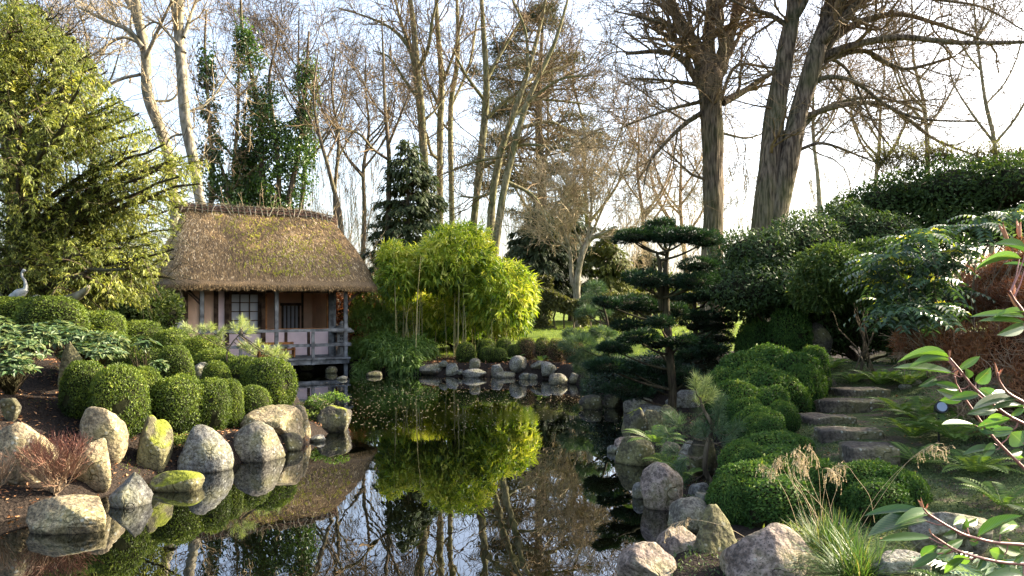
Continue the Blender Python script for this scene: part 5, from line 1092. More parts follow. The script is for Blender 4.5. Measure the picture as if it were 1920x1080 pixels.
# ivy-clad trees
def ivy_tree(label, stems_, D, wd, seed, nleaf):
    g = np.random.default_rng(seed); o = hero_tree('ivy_clad_tree', label, stems_, D, [], 'bark', 'twig', seed, (14,7,5), (3.2,1.6,.8), .009, group='trees wrapped in ivy', sides=8)
    b = A(*o.location); mb = MB()
    for st, (w0, w1, top) in zip(stems_, wd):
        Q, Rr = resample([P(x, y, D) for x, y, r in st], [r for x, y, r in st], 80); f = g.uniform(0, top, nleaf)**.9; k = (f*79).astype(int)
        w = (w0+(w1-w0)*f)/F*D*(1+.45*noise(Q[k], .9, seed, 3)); d = rdir(nleaf, g)
        p = Q[k]+d*w[:, None]*g.uniform(.5, 1, (nleaf, 1))+A(0,0,1)*g.normal(0,.3,(nleaf,1))-b
        ok = noise(p, .9, seed+4, 3) < .28; p = p[ok]; d = d[ok]; nl = len(p)
        dr = nrm(d*.4+rdir(nl, g)*.6+A(0,0,-.5)); ll = g.uniform(.09, .17, nl); leaves(mb, p, dr, d+rdir(nl, g)*.6, ll, ll*.85, np.clip(.35+.2*noise(p, 1.2, seed, 2)+g.normal(0,.15,nl)+.12*d[:,0], 0, 1))  # leaves on the sunward side are coloured lighter, as if lit
    mb.build('ivy', M['ivy'], o, kind='stuff')
ivy_tree('central ivy-clad tree with broad ivy skirt over the hut', [[(500,420,7),(492,330,6),(488,230,5),(472,140,4),(455,60,3),(450,-20,2)], [(520,420,6),(522,330,5),(512,230,4),(505,150,3),(520,80,2)], [(535,420,6),(552,320,5),(566,230,4),(576,140,3),(580,60,2)], [(470,420,5),(462,340,4),(455,280,3),(462,200,2)]], 38,
 [(66,9,.80),(64,16,.66),(58,10,.78),(60,30,.55)], 501, 6500)
ivy_tree('slim ivy-clad tree left, behind the pale trunks', [[(392,440,6),(398,340,5),(394,250,4),(390,170,3),(386,90,2.5),(388,20,2)], [(440,440,5),(430,370,4),(415,310,3),(400,280,2)]], 37, [(40,12,.75),(36,24,.9)], 502, 3800)

# conifers
def conifer(name, label, px, D, ytop, ybot, rpx, m, seed, n=14000, L=.5, dens=None, droop=.35, base=None, bare=.12, power=.8, tw=.03, asym=1, group=None, nb_=110):
    """whorled boughs with hanging sprays"""
    g = np.random.default_rng(seed); b = gp(px, D); o = thing(name, label, 'tree', b, 0, group)
    H = CZ-(ytop-HY)/F*D-b[2]; Rm = rpx/F*D; mb = MB(); Q = np.stack([g.normal(0,.03,12), g.normal(0,.03,12), np.linspace(-.2, H, 12)], 1); tubes(mb, Q, np.linspace(max(.12, H*.022), .02, 12)[None], 10); mb.build('trunk', M['bark'], o, smooth=True)
    z = H*(bare+(1-bare)*g.uniform(0, 1, nb_)**.9); az = g.uniform(0, 6.283, nb_); fr = 1-(z/H-bare)/(1-bare); ln = Rm*np.clip(fr, 0.04, 1)**power*g.uniform(.6, 1.12, nb_)
    s = np.linspace(0, 1, 8)[None, :, None]; d = np.stack([np.cos(az), np.sin(az), 0*az], 1)
    C = np.stack([0*z, 0*z, z], 1)[:, None]+d[:, None]*ln[:, None, None]*s+A(0,0,1)*ln[:, None, None]*(.28*s-droop*s**2); mb = MB(); tubes(mb, C, np.linspace(.05, .012, 8)[None]*(ln[:, None]/max(Rm,.1)*.8+.3), 4); mb.build('boughs', M['bark'], o, kind='stuff')
    k = g.choice(nb_, n, p=ln**1.3/(ln**1.3).sum()); f = g.uniform(.12, 1, n)**.8; i = f*7; i0 = np.minimum(i.astype(int), 6); p = C[k, i0]*(1-(i-i0)[:, None])+C[k, i0+1]*(i-i0)[:, None]
    sd = np.stack([-np.sin(az[k]), np.cos(az[k]), 0*k], 1); off = g.normal(0, .28, n)*(1.1-f)*ln[k]*.9; p = p+sd*off[:, None]+A(0,0,1)*(g.normal(0,.07,n)-.12*np.abs(off))[:, None]
    dr = nrm(d[k]*.8+sd*np.sign(off)[:, None]*.6+A(0,0,-.45)+rdir(n, g)*.45); ll = L*g.uniform(.5, 1.2, n)
    mb = MB(); leaves(mb, p, dr, A(0,0,1)+rdir(n, g)*.5, ll, ll*.28, np.clip(.42+.2*noise(p, .8, seed, 3)+g.normal(0,.14,n), 0, 1), 0, .25); mb.build('needles', M[m], o, kind='stuff'); return o
conifer('spruce_tree', 'dark green conifer left behind the bamboo', 765, 38, 262, 500, 112, 'conifer', 601, 20000, .36, power=.55, nb_=170)
conifer('dark_yew_tree', 'near-black yew behind the far hedge', 1010, 44, 395, 560, 95, 'conifer', 602, 15000, .42, power=.45)
conifer('dark_yew_tree', 'dark conifer behind the pale small tree', 1070, 46, 360, 560, 85, 'conifer', 603, 13000, .42, power=.5)
conifer('olive_conifer', 'sunlit olive conifer left of the clipped tree', 1140, 42, 425, 560, 62, 'olive', 604, 9000, .38, power=.5)
conifer('dark_yew_tree', 'dark yew right behind the clipped tree', 1215, 48, 470, 560, 70, 'conifer', 605, 8000, .42, power=.5)
conifer('dark_yew_tree', 'dark evergreen gap-filler behind the bamboo centre', 900, 56, 440, 560, 50, 'conifer', 606, 5000, .5, power=.5)
# big pine: layered open crown
def big_pine():
    D = 64; b = gp(1010, D); o = thing('pine_tree', 'huge olive-brown pine filling the sky behind the grove', 'tree', b); g = np.random.default_rng(611)
    Q, Rr = resample([A(0,0,-.3), A(.3,0,8), A(0,0,16), A(.4,0,25)], [.5,.42,.3,.06], 20); mb = MB(); tubes(mb, Q, Rr, 10); mb.build('trunk', M['bark'], o, smooth=True)
    n = 60; zz = g.uniform(.22, 1, n); az = g.uniform(0, 6.283, n); prof = np.interp(zz, [.2,.45,.75,.9,1], [4.6,6.4,5.6,4.2,1.2]); d = np.stack([np.cos(az)*1.05, np.sin(az), 0*az+.1], 1); s = np.linspace(0, 1, 7)[None, :, None]
    C = np.stack([0*zz, 0*zz, zz*24], 1)[:, None]+d[:, None]*(prof*g.uniform(.6,1.1,n))[:, None, None]*s+A(0,0,1)*(.8*s-.9*s*s); Rb = np.tile(np.linspace(.09,.03,7), (n,1)); mb = MB(); tubes(mb, C, Rb, 5)
    q, r = spawn(C, Rb, 7, .3, 1, 1.7, .8, .5, 5, .2, (0,0,.05), .02, g=g); tubes(mb, q, r, 3); mb.build('boughs', M['bark'], o, kind='stuff')
    c = q[:, 2:].reshape(-1, 3); c = np.repeat(c, 34, 0)+g.normal(0, .33, (len(c)*34, 3))*A(1,1,.45); m = len(c); mb = MB(); leaves(mb, c, rdir(m, g)+A(0,0,.4), rdir(m, g), g.uniform(.2,.42,m), .06, np.clip(.4+.2*noise(c, .4, 5, 2)+g.normal(0,.15,m)+.02*c[:,0], 0, 1)); mb.build('needles', M['pinefar'], o, kind='stuff')
big_pine()

# ------------------------------------------------------------------ the great yew at left
def yew():
    D = 17.0; b = gp(30, D); o = thing('yew_tree', 'huge golden-green yew filling the left side above the banks', 'tree', b); g = np.random.default_rng(701)
    Q, Rr = resample([A(0,0,-.3), A(.1,.1,2.5), A(-.1,0,5), A(0,0,8.2)], [.42,.34,.22,.05], 20); mb = MB(); tubes(mb, Q, Rr, 12, bark=.07); mb.build('trunk', M['bark'], o, smooth=True)
    # boughs aimed at pixels of the crown outline and inside it
    tg = []
    edge = [(378,300),(372,340),(352,360),(335,330),(300,240),(330,390),(318,430),(322,470),(300,500),(270,515),(230,530),(180,545),(130,540),(262,215),(230,190),(205,130),(170,110),(150,60),(120,30),(90,40),(60,10),(20,0),(290,300),(260,280),(345,300),(355,290),(90,530),(50,500),(280,470)]
    for x, y in edge: tg.append(P(x, y, D-1.5+g.normal(0, .7)))
    for k in range(105):
        x = g.uniform(-120, 330); lim = np.interp(x, [-120, 60, 150, 230, 300, 340], [-30, 10, 70, 170, 250, 320]); y = g.uniform(lim, 535); tg.append(P(x, y, D+g.normal(-1.3, 1.3)))
    tg = np.array(tg)-b; n = len(tg); ax = np.stack([0*tg[:,0], 0*tg[:,0], np.clip(tg[:,2]-.35*np.linalg.norm(tg[:,:2],axis=1)*.9, .5, 8)], 1)
    s = np.linspace(0, 1, 10)[None, :, None]; C = ax[:, None]+(tg-ax)[:, None]*s+A(0,0,1)*(np.sin(s*math.pi)*.25)+g.normal(0,.03,(n,10,3)); ln = np.linalg.norm(tg-ax, axis=1)
    mb = MB(); Rb = np.linspace(.06,.012,10)[None]*(.4+ln[:,None]/5); tubes(mb, C, Rb, 5); 
    q1, r1 = spawn(C, Rb, 15, .35, 1, 1.15, .75, .45, 6, .12, (0,0,-.05), .006, .35, .3, g); tubes(mb, q1, r1, 3); q2, r2 = spawn(q1, r1, 6, .1, 1, .42, .8, .5, 4, .12, (0,0,-.12), .004, .3, .3, g)
    mb.build('boughs', M['barkd'], o, kind='stuff')
    px = HX+F*(q2[:, -1, 0]+b[0])/(q2[:, -1, 1]+D); py = HY-F*(q2[:, -1, 2]+b[2]-CZ)/(q2[:, -1, 1]+D)
    lim = np.interp(px, [-50, 40, 110, 170, 230, 300, 345, 385], [-40, 5, 45, 105, 190, 262, 280, 300]); ok = (py > lim-4+10*noise(q2[:, -1], 1.5, 9, 2)) & (py < 585) & (px < np.interp(py, [300, 380, 450, 500, 560, 600], [400, 356, 328, 312, 285, 270]))
    q2 = q2[ok]; mb = MB(); m = len(q2)
    s = g.uniform(0, 1, (m, 13)); i = s*3; i0 = np.minimum(i.astype(int), 2); nn = np.arange(m)[:, None]; f = (i-i0)[..., None]; p = q2[nn, i0]*(1-f)+q2[nn, i0+1]*f; tn = nrm(q2[:, -1]-q2[:, 0])[:, None]+0*p
    sdv = nrm(np.cross(tn, A(0,0,1))); sg = np.where(g.uniform(size=(m, 13, 1)) < .5, -1, 1); dr = nrm(tn*.7+sdv*sg*.8+A(0,0,-.3)+g.normal(0,.25,p.shape)); k = m*13
    ll = g.uniform(.05, .115, k); va = np.clip(.45+.16*noise(p.reshape(-1,3), .7, 702, 3)+np.repeat(g.normal(0,.14,m), 13)+g.normal(0,.08,k), 0, 1)
    leaves(mb, p.reshape(-1,3), dr.reshape(-1,3), (A(0,0,1)+g.normal(0,.4,p.shape)).reshape(-1,3), ll, ll*.24, va, 0, .3); mb.build('needles', M['yew'], o, kind='stuff')
    print('yew sprays', k)
yew()
# fallen pale log and dark shrubs under the yew, left of the hut
mb = MB(); c, r = resample([P(108,566,14.5), P(135,560,14.4), P(155,549,14.3), P(166,537,14.2)], [.09,.085,.07,.04], 14); tubes(mb, c, r, 10, cap=True, wob=.1); tag(mb.build('fallen_log', M['barkp'], smooth=True), 'curved pale sunlit log rising behind the clipped box mound', 'log')
shrub('laurel_bush', 'bright-leaved laurel bush left of the tea house', 'shrub', gp(270, 19), [pb_(255,585,60,36,19), pb_(300,585,40,40,19.5), pb_(215,575,50,36,19)], 7000, .13, .05, 'shrub', 711, vbase=.75)
shrub('laurel_bush', 'dark thicket under the yew branches', 'shrub', gp(120, 20), [pb_(60,540,90,50,21), pb_(150,545,80,45,21), pb_(230,550,60,50,22)], 9000, .13, .05, 'shrub', 712)
# crane
cr = P(38, 568, 13.9); cr[2] = CZ-(562-HY)/F*13.9; o = thing('crane_statue', 'grey-white metal crane statue with curved neck above the clipped mound', 'statue', cr)
def skin(name, pts, rad, m='lead', sides=12, K=24):
    mb = MB(); c, r = resample(pts, rad, K); tubes(mb, c, r, sides, cap=True); return mb.build(name, M[m], o, smooth=True)
skin('body', [(-.26,0,-.02),(-.16,0,.03),(-.02,0,.10),(.07,0,.15),(.10,.0,.19)], [.01,.06,.095,.06,.035])
skin('neck', [(.06,0,.13),(.095,0,.22),(.08,0,.32),(.035,0,.40),(.03,0,.47),(.06,0,.50)], [.05,.034,.024,.02,.019,.02]); skin('head', [(.03,0,.49),(.055,0,.508),(.085,0,.503),(.10,0,.50)], [.012,.027,.02,.010], K=10); skin('beak', [(.09,0,.502),(.14,0,.497),(.185,0,.49)], [.010,.006,.002], 'black', 8, 8)
skin('tail', [(-.20,0,.02),(-.28,0,-.05),(-.34,0,-.12)], [.05,.04,.01]);
for dy in (-.03, .03): skin('leg', [(-.02,dy,.02),(-.01,dy,-.18),(-.02,dy,-.42)], [.016,.010,.008], K=8)

# ------------------------------------------------------------------ bamboo
def bamboo():
    D = 25.2; b = gp(850, D); o = thing('bamboo_clump', 'sunlit bright green bamboo clump beside the tea house', 'bamboo', b); g = np.random.default_rng(801)
    B = [pb_(860,475,72,60,25.1), pb_(830,500,60,50,24.9), pb_(790,500,50,40,25.4), pb_(935,560,72,72,25.0), pb_(875,580,50,56,26.4), pb_(960,570,45,60,25.0), pb_(745,520,36,50,24.6), pb_(740,480,28,28,24.6), pb_(900,520,55,50,25.4), pb_(840,590,70,50,26.9), pb_(780,585,60,46,26.9)]
    B = [(x-b[0], y-b[1], z-b[2], rx*.97, min(ry, 1.1)*1.1, rz) for x, y, z, rx, ry, rz in B]; Ba = np.array(B)
    for i in range(44):
        u = g.uniform(735, 965); x = (u-HX)/F*D-b[0]; k = np.argmin(np.abs(Ba[:,0]-x)+g.uniform(0,.6,len(Ba))); dy = g.normal(-.2, .7); top = Ba[k, 2]+Ba[k, 5]*.5
        mb = MB(); bx = x*.96; n = 12; s = np.linspace(0, 1, n); c = np.stack([bx+(x-bx)*s+.12*g.normal()*s**2, dy+0*s+.1*g.normal()*s**2, -.1+top*s], 1); r = .013*(1-.45*s)
        tubes(mb, c, r, 6); mb.build('culm', M['culm'], o, smooth=True)
    mb = MB(); n = 6800; k = g.choice(len(B), n, p=Ba[:,3]*Ba[:,5]/(Ba[:,3]*Ba[:,5]).sum()); d = rdir(n, g); rr = g.uniform(.35, 1.0, n)**.5; rr *= 1+.12*noise(d+Ba[k,:3], 1.2, 8, 2); c = Ba[k,:3]+d*Ba[k,3:6]*rr[:,None]
    wh = 7; c7 = np.repeat(c, wh, 0); out = nrm(d+A(0,0,.25)); o7 = np.repeat(out, wh, 0); m = len(c7)
    dr = nrm(o7*.75+g.normal(0,.6,(m,3))+A(0,0,-.35)); ll = g.uniform(.16,.32,m); va = np.clip(np.repeat(.44+.2*noise(c, 1.3, 802, 2)+.10*d[:,2]+g.normal(0,.15,n), wh)+g.normal(0,.14,m), 0, 1)
    leaves(mb, c7+g.normal(0,.02,(m,3)), dr, A(0,0,1)+g.normal(0,.5,(m,3)), ll, ll*.17, va, 0, .35); mb.build('foliage', M['bamboo'], o, kind='stuff')
bamboo()
def spray_clump(name, label, cat, base, blobs, n, L, wr, m, seed, wh=6, culms=0, sag=.5):
    g = np.random.default_rng(seed); o = thing(name, label, cat, base); b = A(*base); Ba = np.array([(*(A(*q[:3])-b), *q[3:]) for q in blobs]); k = g.integers(0, len(Ba), n); d = rdir(n, g); d[:,2] = np.abs(d[:,2])*g.choice([1,1,-.6], n); c = Ba[k,:3]+d*Ba[k,3:6]*g.uniform(.3,1,(n,1))**.5
    c7 = np.repeat(c, wh, 0); mm = len(c7); dr = nrm(np.repeat(nrm(d*A(1,1,.4)), wh, 0)*.8+g.normal(0,.6,(mm,3))+A(0,0,-sag)); ll = L*g.uniform(.6,1.2,mm)
    mb = MB(); leaves(mb, c7, dr, A(0,0,1)+g.normal(0,.4,(mm,3)), ll, ll*wr, np.clip(.45+.15*np.repeat(noise(c,1.5,seed,2),wh)+g.normal(0,.15,mm),0,1), 0, .4); mb.build('foliage', M[m], o, kind='stuff')
    if culms:
        a, r = stems((0,0,0), Ba[g.integers(0,len(Ba),culms),:3]+g.normal(0,.3,(culms,3))*A(1,.5,.5), .012, g)
        for p, q in zip(a, r): sb = MB(); p[0] += A(g.normal(0,.2), g.normal(0,.2), -.05); tubes(sb, p, q, 5); sb.build('culm', M['culm'], o)
    return o
spray_clump('dwarf_bamboo', 'low arching bamboo drooping over the water right of the hut', 'bamboo', gp(760, 23.6), [pb_(750,670,50,22,23.4), pb_(770,690,38,16,23.2), pb_(720,650,40,26,24), pb_(785,655,30,22,23.8)], 1300, .28, .12, 'fern', 811, 6, 12, .5)
spray_clump('dwarf_bamboo', 'shaded bamboo undergrowth beside the lantern', 'bamboo', gp(690, 25.5), [pb_(690,600,45,40,25.5), pb_(700,560,40,40,25.8), pb_(680,660,30,30,25), pb_(730,610,40,40,25.6)], 1500, .2, .13, 'fern', 812, 6, 14, .4)
spray_clump('dwarf_bamboo', 'dark low bamboo tuft by the water near the lantern', 'bamboo', gp(682, 23.6), [pb_(682,692,18,16,23.3)], 140, .26, .1, 'fern', 813, 5)
shrub('bronze_shrub', 'dark bronze-leaved shrub behind the tea house corner', 'shrub', gp(680, 28), [pb_(670,590,50,60,28), pb_(720,600,50,60,28.5)], 6000, .14, .06, 'rust', 814, vbase=.35)
shrub('evergreen_shrub', 'dark undergrowth filling behind the bamboo stems', 'shrub', gp(860, 28.5), [pb_(800,610,70,40,28.5), pb_(880,610,70,40,28.5), pb_(950,600,50,40,28.5)], 7000, .16, .06, 'shrub', 815)

# ------------------------------------------------------------------ clipped pines (niwaki)
def pad(mb, c, rx, ry, rz, n, g, L=.07, wr=.16, vb=.4):
    d = rdir(n, g); r = g.uniform(.55, 1.03, n)**.6*(1+.10*noise(d+c, 2.6, 5, 2)); q = d*r[:, None]*A(rx, ry, rz); q[:, 2] = np.where(q[:, 2] < 0, q[:, 2]*.5, q[:, 2]); q[:, 2] += .05*noise(q+c, 3., 9, 3)*1.0
    dr = nrm(d*A(1,1,.5)+rdir(n, g)*.55+A(0,0,.35)); leaves(mb, q+c, dr, A(0,0,1)+rdir(n, g)*.7, L*g.uniform(.6,1.3,n), L*wr*g.uniform(.8,1.3,n), np.clip(vb+.15*d[:,2]+g.normal(0,.16,n),0,1), 0, .05)
def niwaki(name, label, D, trunks, pads, seed, m='niwaki', L=.075, dens=1.0, conv=None, wr=.22, vb=.4, basepx=None, core=.62, r0=1.):
    g = np.random.default_rng(seed); cv = conv or (lambda x, y: (1060+x/2.57, 380+y/2.57)); s = (2.57 if conv is None else 1) if not conv else 3.857
    f0 = cv(*trunks[0][0][:2]); b = P(*f0, D); o = thing(name, label, 'tree', b); TQ = []
    for tr in trunks:
        Q, Rr = resample([P(*cv(x, y), D+g.normal(0,.02)) for x, y, r in tr], [r/s/F*D*r0 for x, y, r in tr], 26); mb = MB(); tubes(mb, Q-b, Rr, 10, bark=.04, wob=.08); mb.build('trunk', M['barkd'], o, smooth=True); TQ.append(Q)
    TQ = np.concatenate(TQ)
    for (x, y, rx, ry) in pads:
        dd = g.normal(0, .28); c = P(*cv(x, y), D+dd); RX, RZ_ = rx/s/F*D, ry/s/F*D; 
        # branch from the trunk below the pad
        cand = TQ[TQ[:, 2] < c[2]+.02]; cand = cand if len(cand) else TQ; k = np.argmin(np.abs(cand[:, 2]-(c[2]-.20-.35*abs(c[0]-cand[:,0].mean())*.5))); p0 = cand[k]
        q, rr = resample([p0, p0*.55+c*.45+A(0,0,-.05), c+A(0,0,-RZ_*.2)], [.028,.02,.010], 10); mb = MB(); tubes(mb, q-b, rr, 6); mb.build('branch', M['barkd'], o, smooth=True)
        mb = MB(); n = int(2200*dens*max(.3, RX/.45)); pad(mb, c-b, RX*1.05, RX*.85, RZ_*1.1, n, g, L, wr, vb)
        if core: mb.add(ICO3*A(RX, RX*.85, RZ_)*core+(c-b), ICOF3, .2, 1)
        mb.build('foliage_pad', [M[m], M['core']], o)
    return o
niwaki('niwaki_tree', 'dark cloud-pruned conifer with flat foliage tiers on the right bank', 13.5, [[(512,1015,23),(517,900,21),(505,760,20),(492,600,19),(484,450,15),(484,320,12),(492,235,9)], [(462,520,12),(455,400,11),(455,300,9),(440,240,6)]],
 [(455,105,68,36),(330,172,95,34),(430,160,70,36),(510,170,90,42),(600,165,80,36),(670,188,82,38),(300,162,55,22),(400,380,95,38),(325,362,50,26),(640,305,88,30),(620,385,80,40),(560,392,60,36),(680,370,60,34),
  (300,495,150,38),(400,500,60,34),(200,490,60,26),(530,530,60,36),(455,580,55,28),(310,600,88,30),(350,660,95,33),(550,672,85,26),(235,708,75,26),(200,795,100,36),(300,800,70,30),(470,815,90,36),(590,840,62,48),(300,905,120,40),(390,862,110,30),(160,780,60,20),(440,690,60,24)], 901, dens=1.1)
niwaki('niwaki_tree', 'smaller cloud-pruned conifer just behind and right of the tall one', 15.2, [[(630,830,14),(630,700,12),(625,560,11),(622,460,8)]],
 [(700,450,105,36),(780,470,50,28),(570,465,60,26),(650,548,80,30),(735,595,72,30),(620,600,60,28),(745,655,72,30),(650,680,60,26),(700,715,80,28),(590,740,60,28),(770,560,50,24)], 902, dens=1.0)
def c7(x, y): return (960+x/3.857, 480+y/3.857)
niwaki('blue_pine', 'blue-green pine with long needles at the water left of the clipped tree', 18.6, [[(700,900,12),(705,760,12),(700,620,11),(690,480,9),(650,330,6)]],
 [(600,240,60,40),(560,330,60,36),(530,410,55,30),(640,400,60,30),(450,580,70,34),(480,650,120,55),(560,600,60,30),(600,720,120,50),(560,820,110,50),(660,560,80,30),(700,820,120,50),(760,640,90,40),(520,760,90,40),(640,930,130,50),(800,900,120,50),(760,760,120,50)], 903, 'pineblue', .14, 1.1, c7, .06, core=.0)
# low dark juniper masses under the niwaki by the water
shrub('juniper', 'dark spreading juniper hanging low over the water', 'shrub', gp(1160, 15.5), [pb_(1160,700,60,28,15.6), pb_(1200,720,50,26,15.2), pb_(1130,725,40,22,16), pb_(1240,690,60,36,15.8), pb_(1290,700,50,40,15.6), pb_(1320,650,50,40,16.5), pb_(1330,700,40,50,15.2)], 12000, .09, .02, 'niwaki', 904, core=.6, stem_r=.02)
# small sunlit dwarf pines
def dwarf_pine(name, label, D, trunk, tufts, seed, m, L, n=90, cat='pine', mats=None):
    g = np.random.default_rng(seed); b = P(*trunk[0][:2], D); o = thing(name, label, cat, b); Q, Rr = resample([P(x, y, D) for x, y, r in trunk], [r/F*D for x, y, r in trunk], 20); mb = MB(); tubes(mb, Q-b, Rr, 8); mb.build('trunk', M['bark'], o, smooth=True)
    for j, (x, y, dx, dy) in enumerate(tufts):
        p = P(x, y, D+g.normal(0,.08)); ax = A(dx, g.normal(0,.3), -dy); ax = nrm(ax); k = np.argmin(np.linalg.norm(Q-p, axis=1)); p0 = Q[k]; Lt = L*1.2
        c, rr = resample([p0, p0*.5+p*.5-A(0,0,.02), p, p+ax*Lt], [.008,.006,.005,.003], 14); mb = MB(); tubes(mb, c-b, rr, 5); mb.build('branch', M['bark'], o)
        f = g.uniform(.0, 1, n*2)[:, None]; q = p+ax*Lt*f; dr = nrm(rdir(n*2, g)+ax*.95); mb = MB(); leaves(mb, q-b, dr, rdir(n*2, g), L*g.uniform(.7,1.15,n*2), .0032*max(1, D/8), g.uniform(.1,1,n*2), 0, .05, 0); mb.build('needle_tuft', M[(mats or {}).get(j, m)], o)
    return o
dwarf_pine('dwarf_pine', 'small long-needled pine with one tuft coloured as sunlit by the right bank rocks', 8.6, [(1335,910,6),(1322,880,5),(1325,840,5),(1335,800,4),(1320,770,3),(1312,745,2)],
 [(1308,760,.1,-1),(1318,740,.2,-1),(1305,735,-.1,-1),(1322,755,.5,-.8),(1262,822,-.5,-.5),(1280,812,-.2,-.8),(1300,820,.2,-.8),(1268,800,-.4,-.7),(1335,812,.6,-.5),(1350,830,.8,-.2),(1340,790,.4,-.8),(1365,815,.6,-.6),(1275,850,-.8,-.2),(1290,858,-.3,.4),(1362,838,.6,.1),(1300,895,-.6,.1),(1285,905,-.7,.2),(1345,770,.3,-.9),(1325,825,-.3,-.8),(1345,800,.1,-.9)], 911, 'pineblue', .13, 120, mats={0:'pinelight',1:'pinelight',2:'pinelight',3:'pinelight'})  # paler needle copy paints sunlight onto one tuft
dwarf_pine('dwarf_pine', 'sunlit small pine with pale tufts in front of the deck railing', 13.0, [(425,680,1.6),(426,660,1.5),(436,642,1.2),(448,628,1),(455,615,.8)],
 [(455,622,.2,-1),(447,625,-.4,-.8),(460,628,.6,-.6),(452,615,.1,-1),(372,625,-.8,-.2),(385,628,-.3,-.9),(395,622,.4,-.8),(362,620,-.7,-.4),(405,628,.7,-.4),(418,645,-.2,-.9),(470,660,-.5,-.6),(485,655,.1,-1),(495,662,.5,-.6),(480,668,-.2,-.5),(505,665,.8,-.4),(520,672,.8,-.3),(515,668,.4,-.8),(470,655,-.7,-.3)], 912, 'pinelight', .13, 70)
shrub('azalea_sprig', 'thin leafy sprigs on the mossy point over the water', 'shrub', P(612,765,13), [pb_(625,742,18,8,13), pb_(600,752,24,12,13), pb_(645,748,10,6,12.8)], 500, .05, .025, 'fern', 913, core=0, nst=8, stem_r=.008)
shrub('mossy_shrub', 'yellow-green mossy low shrub against the left point rock', 'shrub', gp(592,12.9), [pb_(590,800,24,30,12.7), pb_(580,775,26,24,13)], 2600, .035, .02, 'box', 914, core=.8, nst=4, stem_r=.01)

# far hedges on the lawn
def hedge(label, pts, D, ztop, seed, n=9000):
    b = gp(pts[0][0], D); o = thing('clipped_hedge', label, 'hedge', b); g = np.random.default_rng(seed); u = g.uniform(0, 1, n); xs = np.interp(u, np.linspace(0,1,len(pts)), [p[0] for p in pts]); yt = np.interp(xs, [p[0] for p in pts], [p[1] for p in pts]); x = (xs-HX)/F*D; zt = CZ-(yt-HY)/F*D; zb = ground(x, 0*x+D); f = g.uniform(0, 1, n)
    face = g.uniform(size=n) < .62; z = np.where(face, zb+(zt-zb)*f**.8, zt)+g.normal(0,.03,n); y = np.where(face, -.5, g.uniform(-.5,.5,n))+g.normal(0,.05,n)
    keep = ~((z-zb < .55*(zt-zb)) & (noise(np.stack([x,0*x,z],1), 1.6, seed, 2) > .15)); p = np.stack([x, D+y, z], 1)[keep]-b; m = len(p)
    mb = MB(); leaves(mb, p, rdir(m, g), A(0,-.6,.4)+rdir(m, g), .16, .09, np.clip(.4+.2*noise(p,1.1,seed,3)+g.normal(0,.15,m),0,1)); mb.build('foliage', M['hedgefar'], o, kind='stuff')
    mb = MB(); xa = np.linspace(pts[0][0], pts[-1][0], 24); V = []; 
    for q in xa:
        X = (q-HX)/F*D-b[0]; zt_ = CZ-(np.interp(q, [p[0] for p in pts], [p[1] for p in pts])-HY)/F*D-b[2]; zb_ = zt_*.52; V += [[X,-.36,zb_],[X,-.36,zt_-.08],[X,.36,zt_-.08],[X,.36,zb_]]
    mb.add(V, [[i*4+k, i*4+4+k, i*4+4+(k+1)%4, i*4+(k+1)%4] for i in range(23) for k in range(4)]+[[0,1,2,3],[92+3,92+2,92+1,92]], .3); mb.build('inner_twigs', M['core'], o)
    for q in np.arange(pts[0][0]+5, pts[-1][0], 17):
        X = (q-HX)/F*D-b[0]; sb = MB(); tubes(sb, [[X,0,-.1],[X+g.normal(0,.05),0,.5],[X+g.normal(0,.1),0,1.0]], [.05,.045,.04], 6); sb.build('stem', M['bark'], o)
hedge('clipped hedge with sloping top at the back of the lawn', [(985,545),(1010,541),(1040,552),(1070,566),(1100,568)], 36, 0, 921, 11000)
hedge('short block of clipped hedge standing higher behind', [(1000,522),(1034,522)], 39, 0, 922, 2500)
hedge('straight clipped hedge behind the blue pine and clipped tree', [(1104,556),(1200,553),(1300,552)], 38, 0, 923, 9000)
shrub('olive_shrub', 'olive shrubs at the far end of the lawn', 'shrub', gp(1180, 45), [pb_(1150,545,60,20,45), pb_(1240,540,60,26,45), pb_(1330,530,50,30,45)], 4000, .25, .12, 'olive', 924)
# distant belt of trees closing the horizon
def belt():
    g = np.random.default_rng(951); n = 26000; x = g.uniform(-75, 75, n); hz = 4.0+1.6*noise(np.stack([x, 0*x, 0*x], 1), .12, 31, 3)+.5*noise(np.stack([x, 0*x, 0*x], 1), .9, 32, 2); y = 92+g.normal(0, 3, n)
    z = 1.2+hz*g.uniform(0, 1, n)**.8; p = np.stack([x, y, z], 1); mb = MB(); leaves(mb, p, rdir(n, g)+A(0,0,.6), rdir(n, g), g.uniform(.3,.9,n), .16, g.uniform(0,1,n)); o = mb.build('distant_wood', leafmat('distant_thicket', [(0,(.05,.045,.03)),(.6,(.13,.11,.06)),(1,(.22,.17,.10))], .3, (1,1,.8), clump=.1), kind='stuff'); tag(o, 'hazy brown thicket closing the view on the horizon', 'woodland')
belt()

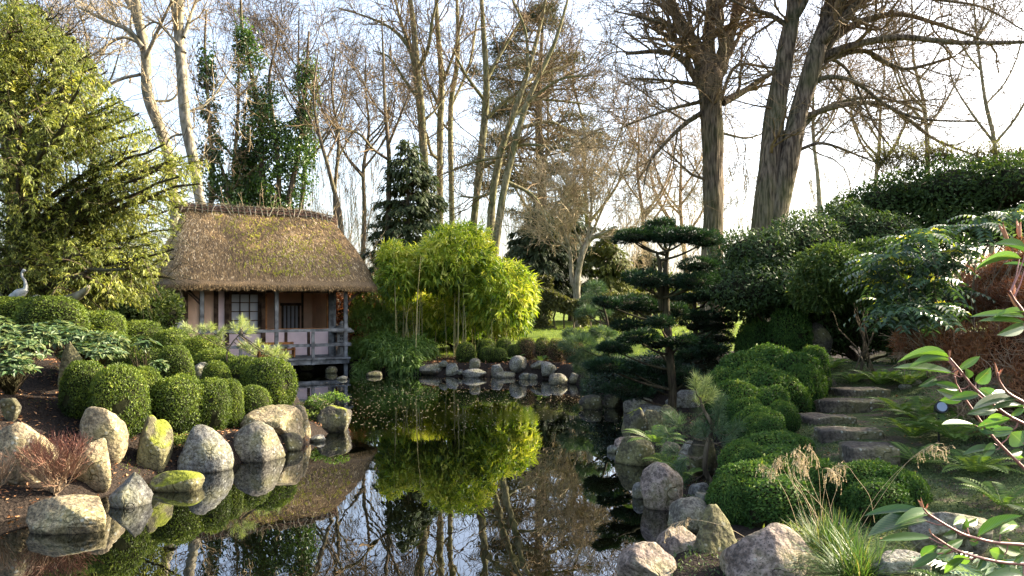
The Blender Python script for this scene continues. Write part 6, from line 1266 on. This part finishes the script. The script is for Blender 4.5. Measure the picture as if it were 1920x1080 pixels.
# ------------------------------------------------------------------ small stuff on the ground and water
g = np.random.default_rng(1001)
def scatter(name, p, L, wr, m, nm=(0,0,1), up=.1, label=None, var=None, lift=.004):
    k = len(p); d = rdir(k, g)*A(1,1,.25)+A(0,0,up); mb = MB(); leaves(mb, p+A(0,0,lift), d, A(*nm)+rdir(k, g)*.35, L*g.uniform(.5,1.3,k), L*wr*g.uniform(.6,1.2,k), g.uniform(0,1,k) if var is None else var)
    return mb.build(name, M[m], kind='stuff', label=label or name.replace('_', ' '))
x, y = inpond(2000, -6.5, 2.5, 10, 23.5, -.15); k = noise(np.stack([x, y, 0*x], 1), .35, 61, 2)*1.3+.10*(y-16)+.3*R(-1,1,len(x))-.15*np.abs(x+2) > .15; x, y = x[k], y[k]
fl = MB(); c = np.stack([x, y, 0*x+.003], 1); az = g.uniform(0, 6.28, len(x)); leaves(fl, c, np.stack([np.cos(az), np.sin(az), 0*az], 1), A(0,0,1)+0*c, g.uniform(.012,.04,len(x)), g.uniform(.012,.03,len(x)), g.uniform(.6,1,len(x)), 0, 0, 0)
o = fl.build('floating_leaves', M['straw'], kind='stuff', label='pale fallen leaves and petals floating on the dark pond')
p = onland(4500, -7.5, -2.5, 6.6, 13, .05, g); scatter('leaf_litter', p, .05, .6, 'litter', up=.25, label='dry brown leaves lying on the bare soil of the left bank')
p = onland(1400, 1.5, 7, 5, 14, .1, g); scatter('leaf_litter', p, .04, .6, 'litter', up=.2, label='scattered dry leaves on the mossy right bank')
p = onland(2500, -4, 3, 21, 26, .1, g); scatter('leaf_litter', p, .07, .6, 'litter', up=.2, label='brown leaf litter along the far bank')
p = onland(60000, 2.6, 7.0, 4.6, 14.5, .2, g); k = noise(p*A(1,1,0), .9, 71, 3) > -.25; p = p[k]; scatter('moss_carpet', p, .03, .45, 'sage', up=.8, label='sage and yellow-green moss carpeting the path banks')
p = onland(26000, -5, 12, 24.4, 40, .6, g); z = np.clip((p[:,1]-24.6+.25*np.abs(p[:,0]+1)), 0, 1)*(p[:,0] > -3.5); p = p[z > .5]; scatter('lawn_grass', p, .10, .14, 'lawn', up=1.3, label='short sunlit lawn grass beyond the pond')
p = onland(7000, -6.5, -2.4, 9, 14.5, .02, g); k = noise(p*A(1,1,0), 1.2, 81, 3) > .35; scatter('ground_moss', p[k], .03, .45, 'moss', up=.8, label='small moss patches between left bank rocks')
p = onland(9000, .8, 3.2, 5.4, 14.5, .02, g); k = noise(p*A(1,1,0), 1.4, 83, 3) > -.15; scatter('ground_moss', p[k], .035, .5, 'sage', up=.8, label='moss and tiny plants on the soil between right bank rocks')
# low plants at the water line
for i, (px, D_, lb) in enumerate([(330,9.75,'tiny mossy plant beside the upright mossy stone'), (560,12.3,'moss tuft among stones near the point'), (1300,9.8,'little ground plant beneath the small pine'), (1500,6.2,'weedy tuft at the foot of the box hedge'), (1180,14.2,'green tuft between dark rocks by the water')]):
    b = gp(px, D_); gg = np.random.default_rng(1100+i); mb = MB(); n = 500; c = gg.normal(0, .09, (n, 3))*A(1,1,.3)+A(0,0,.05); leaves(mb, c, rdir(n, gg)+A(0,0,.5), rdir(n, gg), .04, .018, gg.uniform(0,1,n)); o = mb.build('ground_plant', M['moss'], kind='stuff'); o.location = b; tag(o, lb, 'plant', 'low tufts by the water')
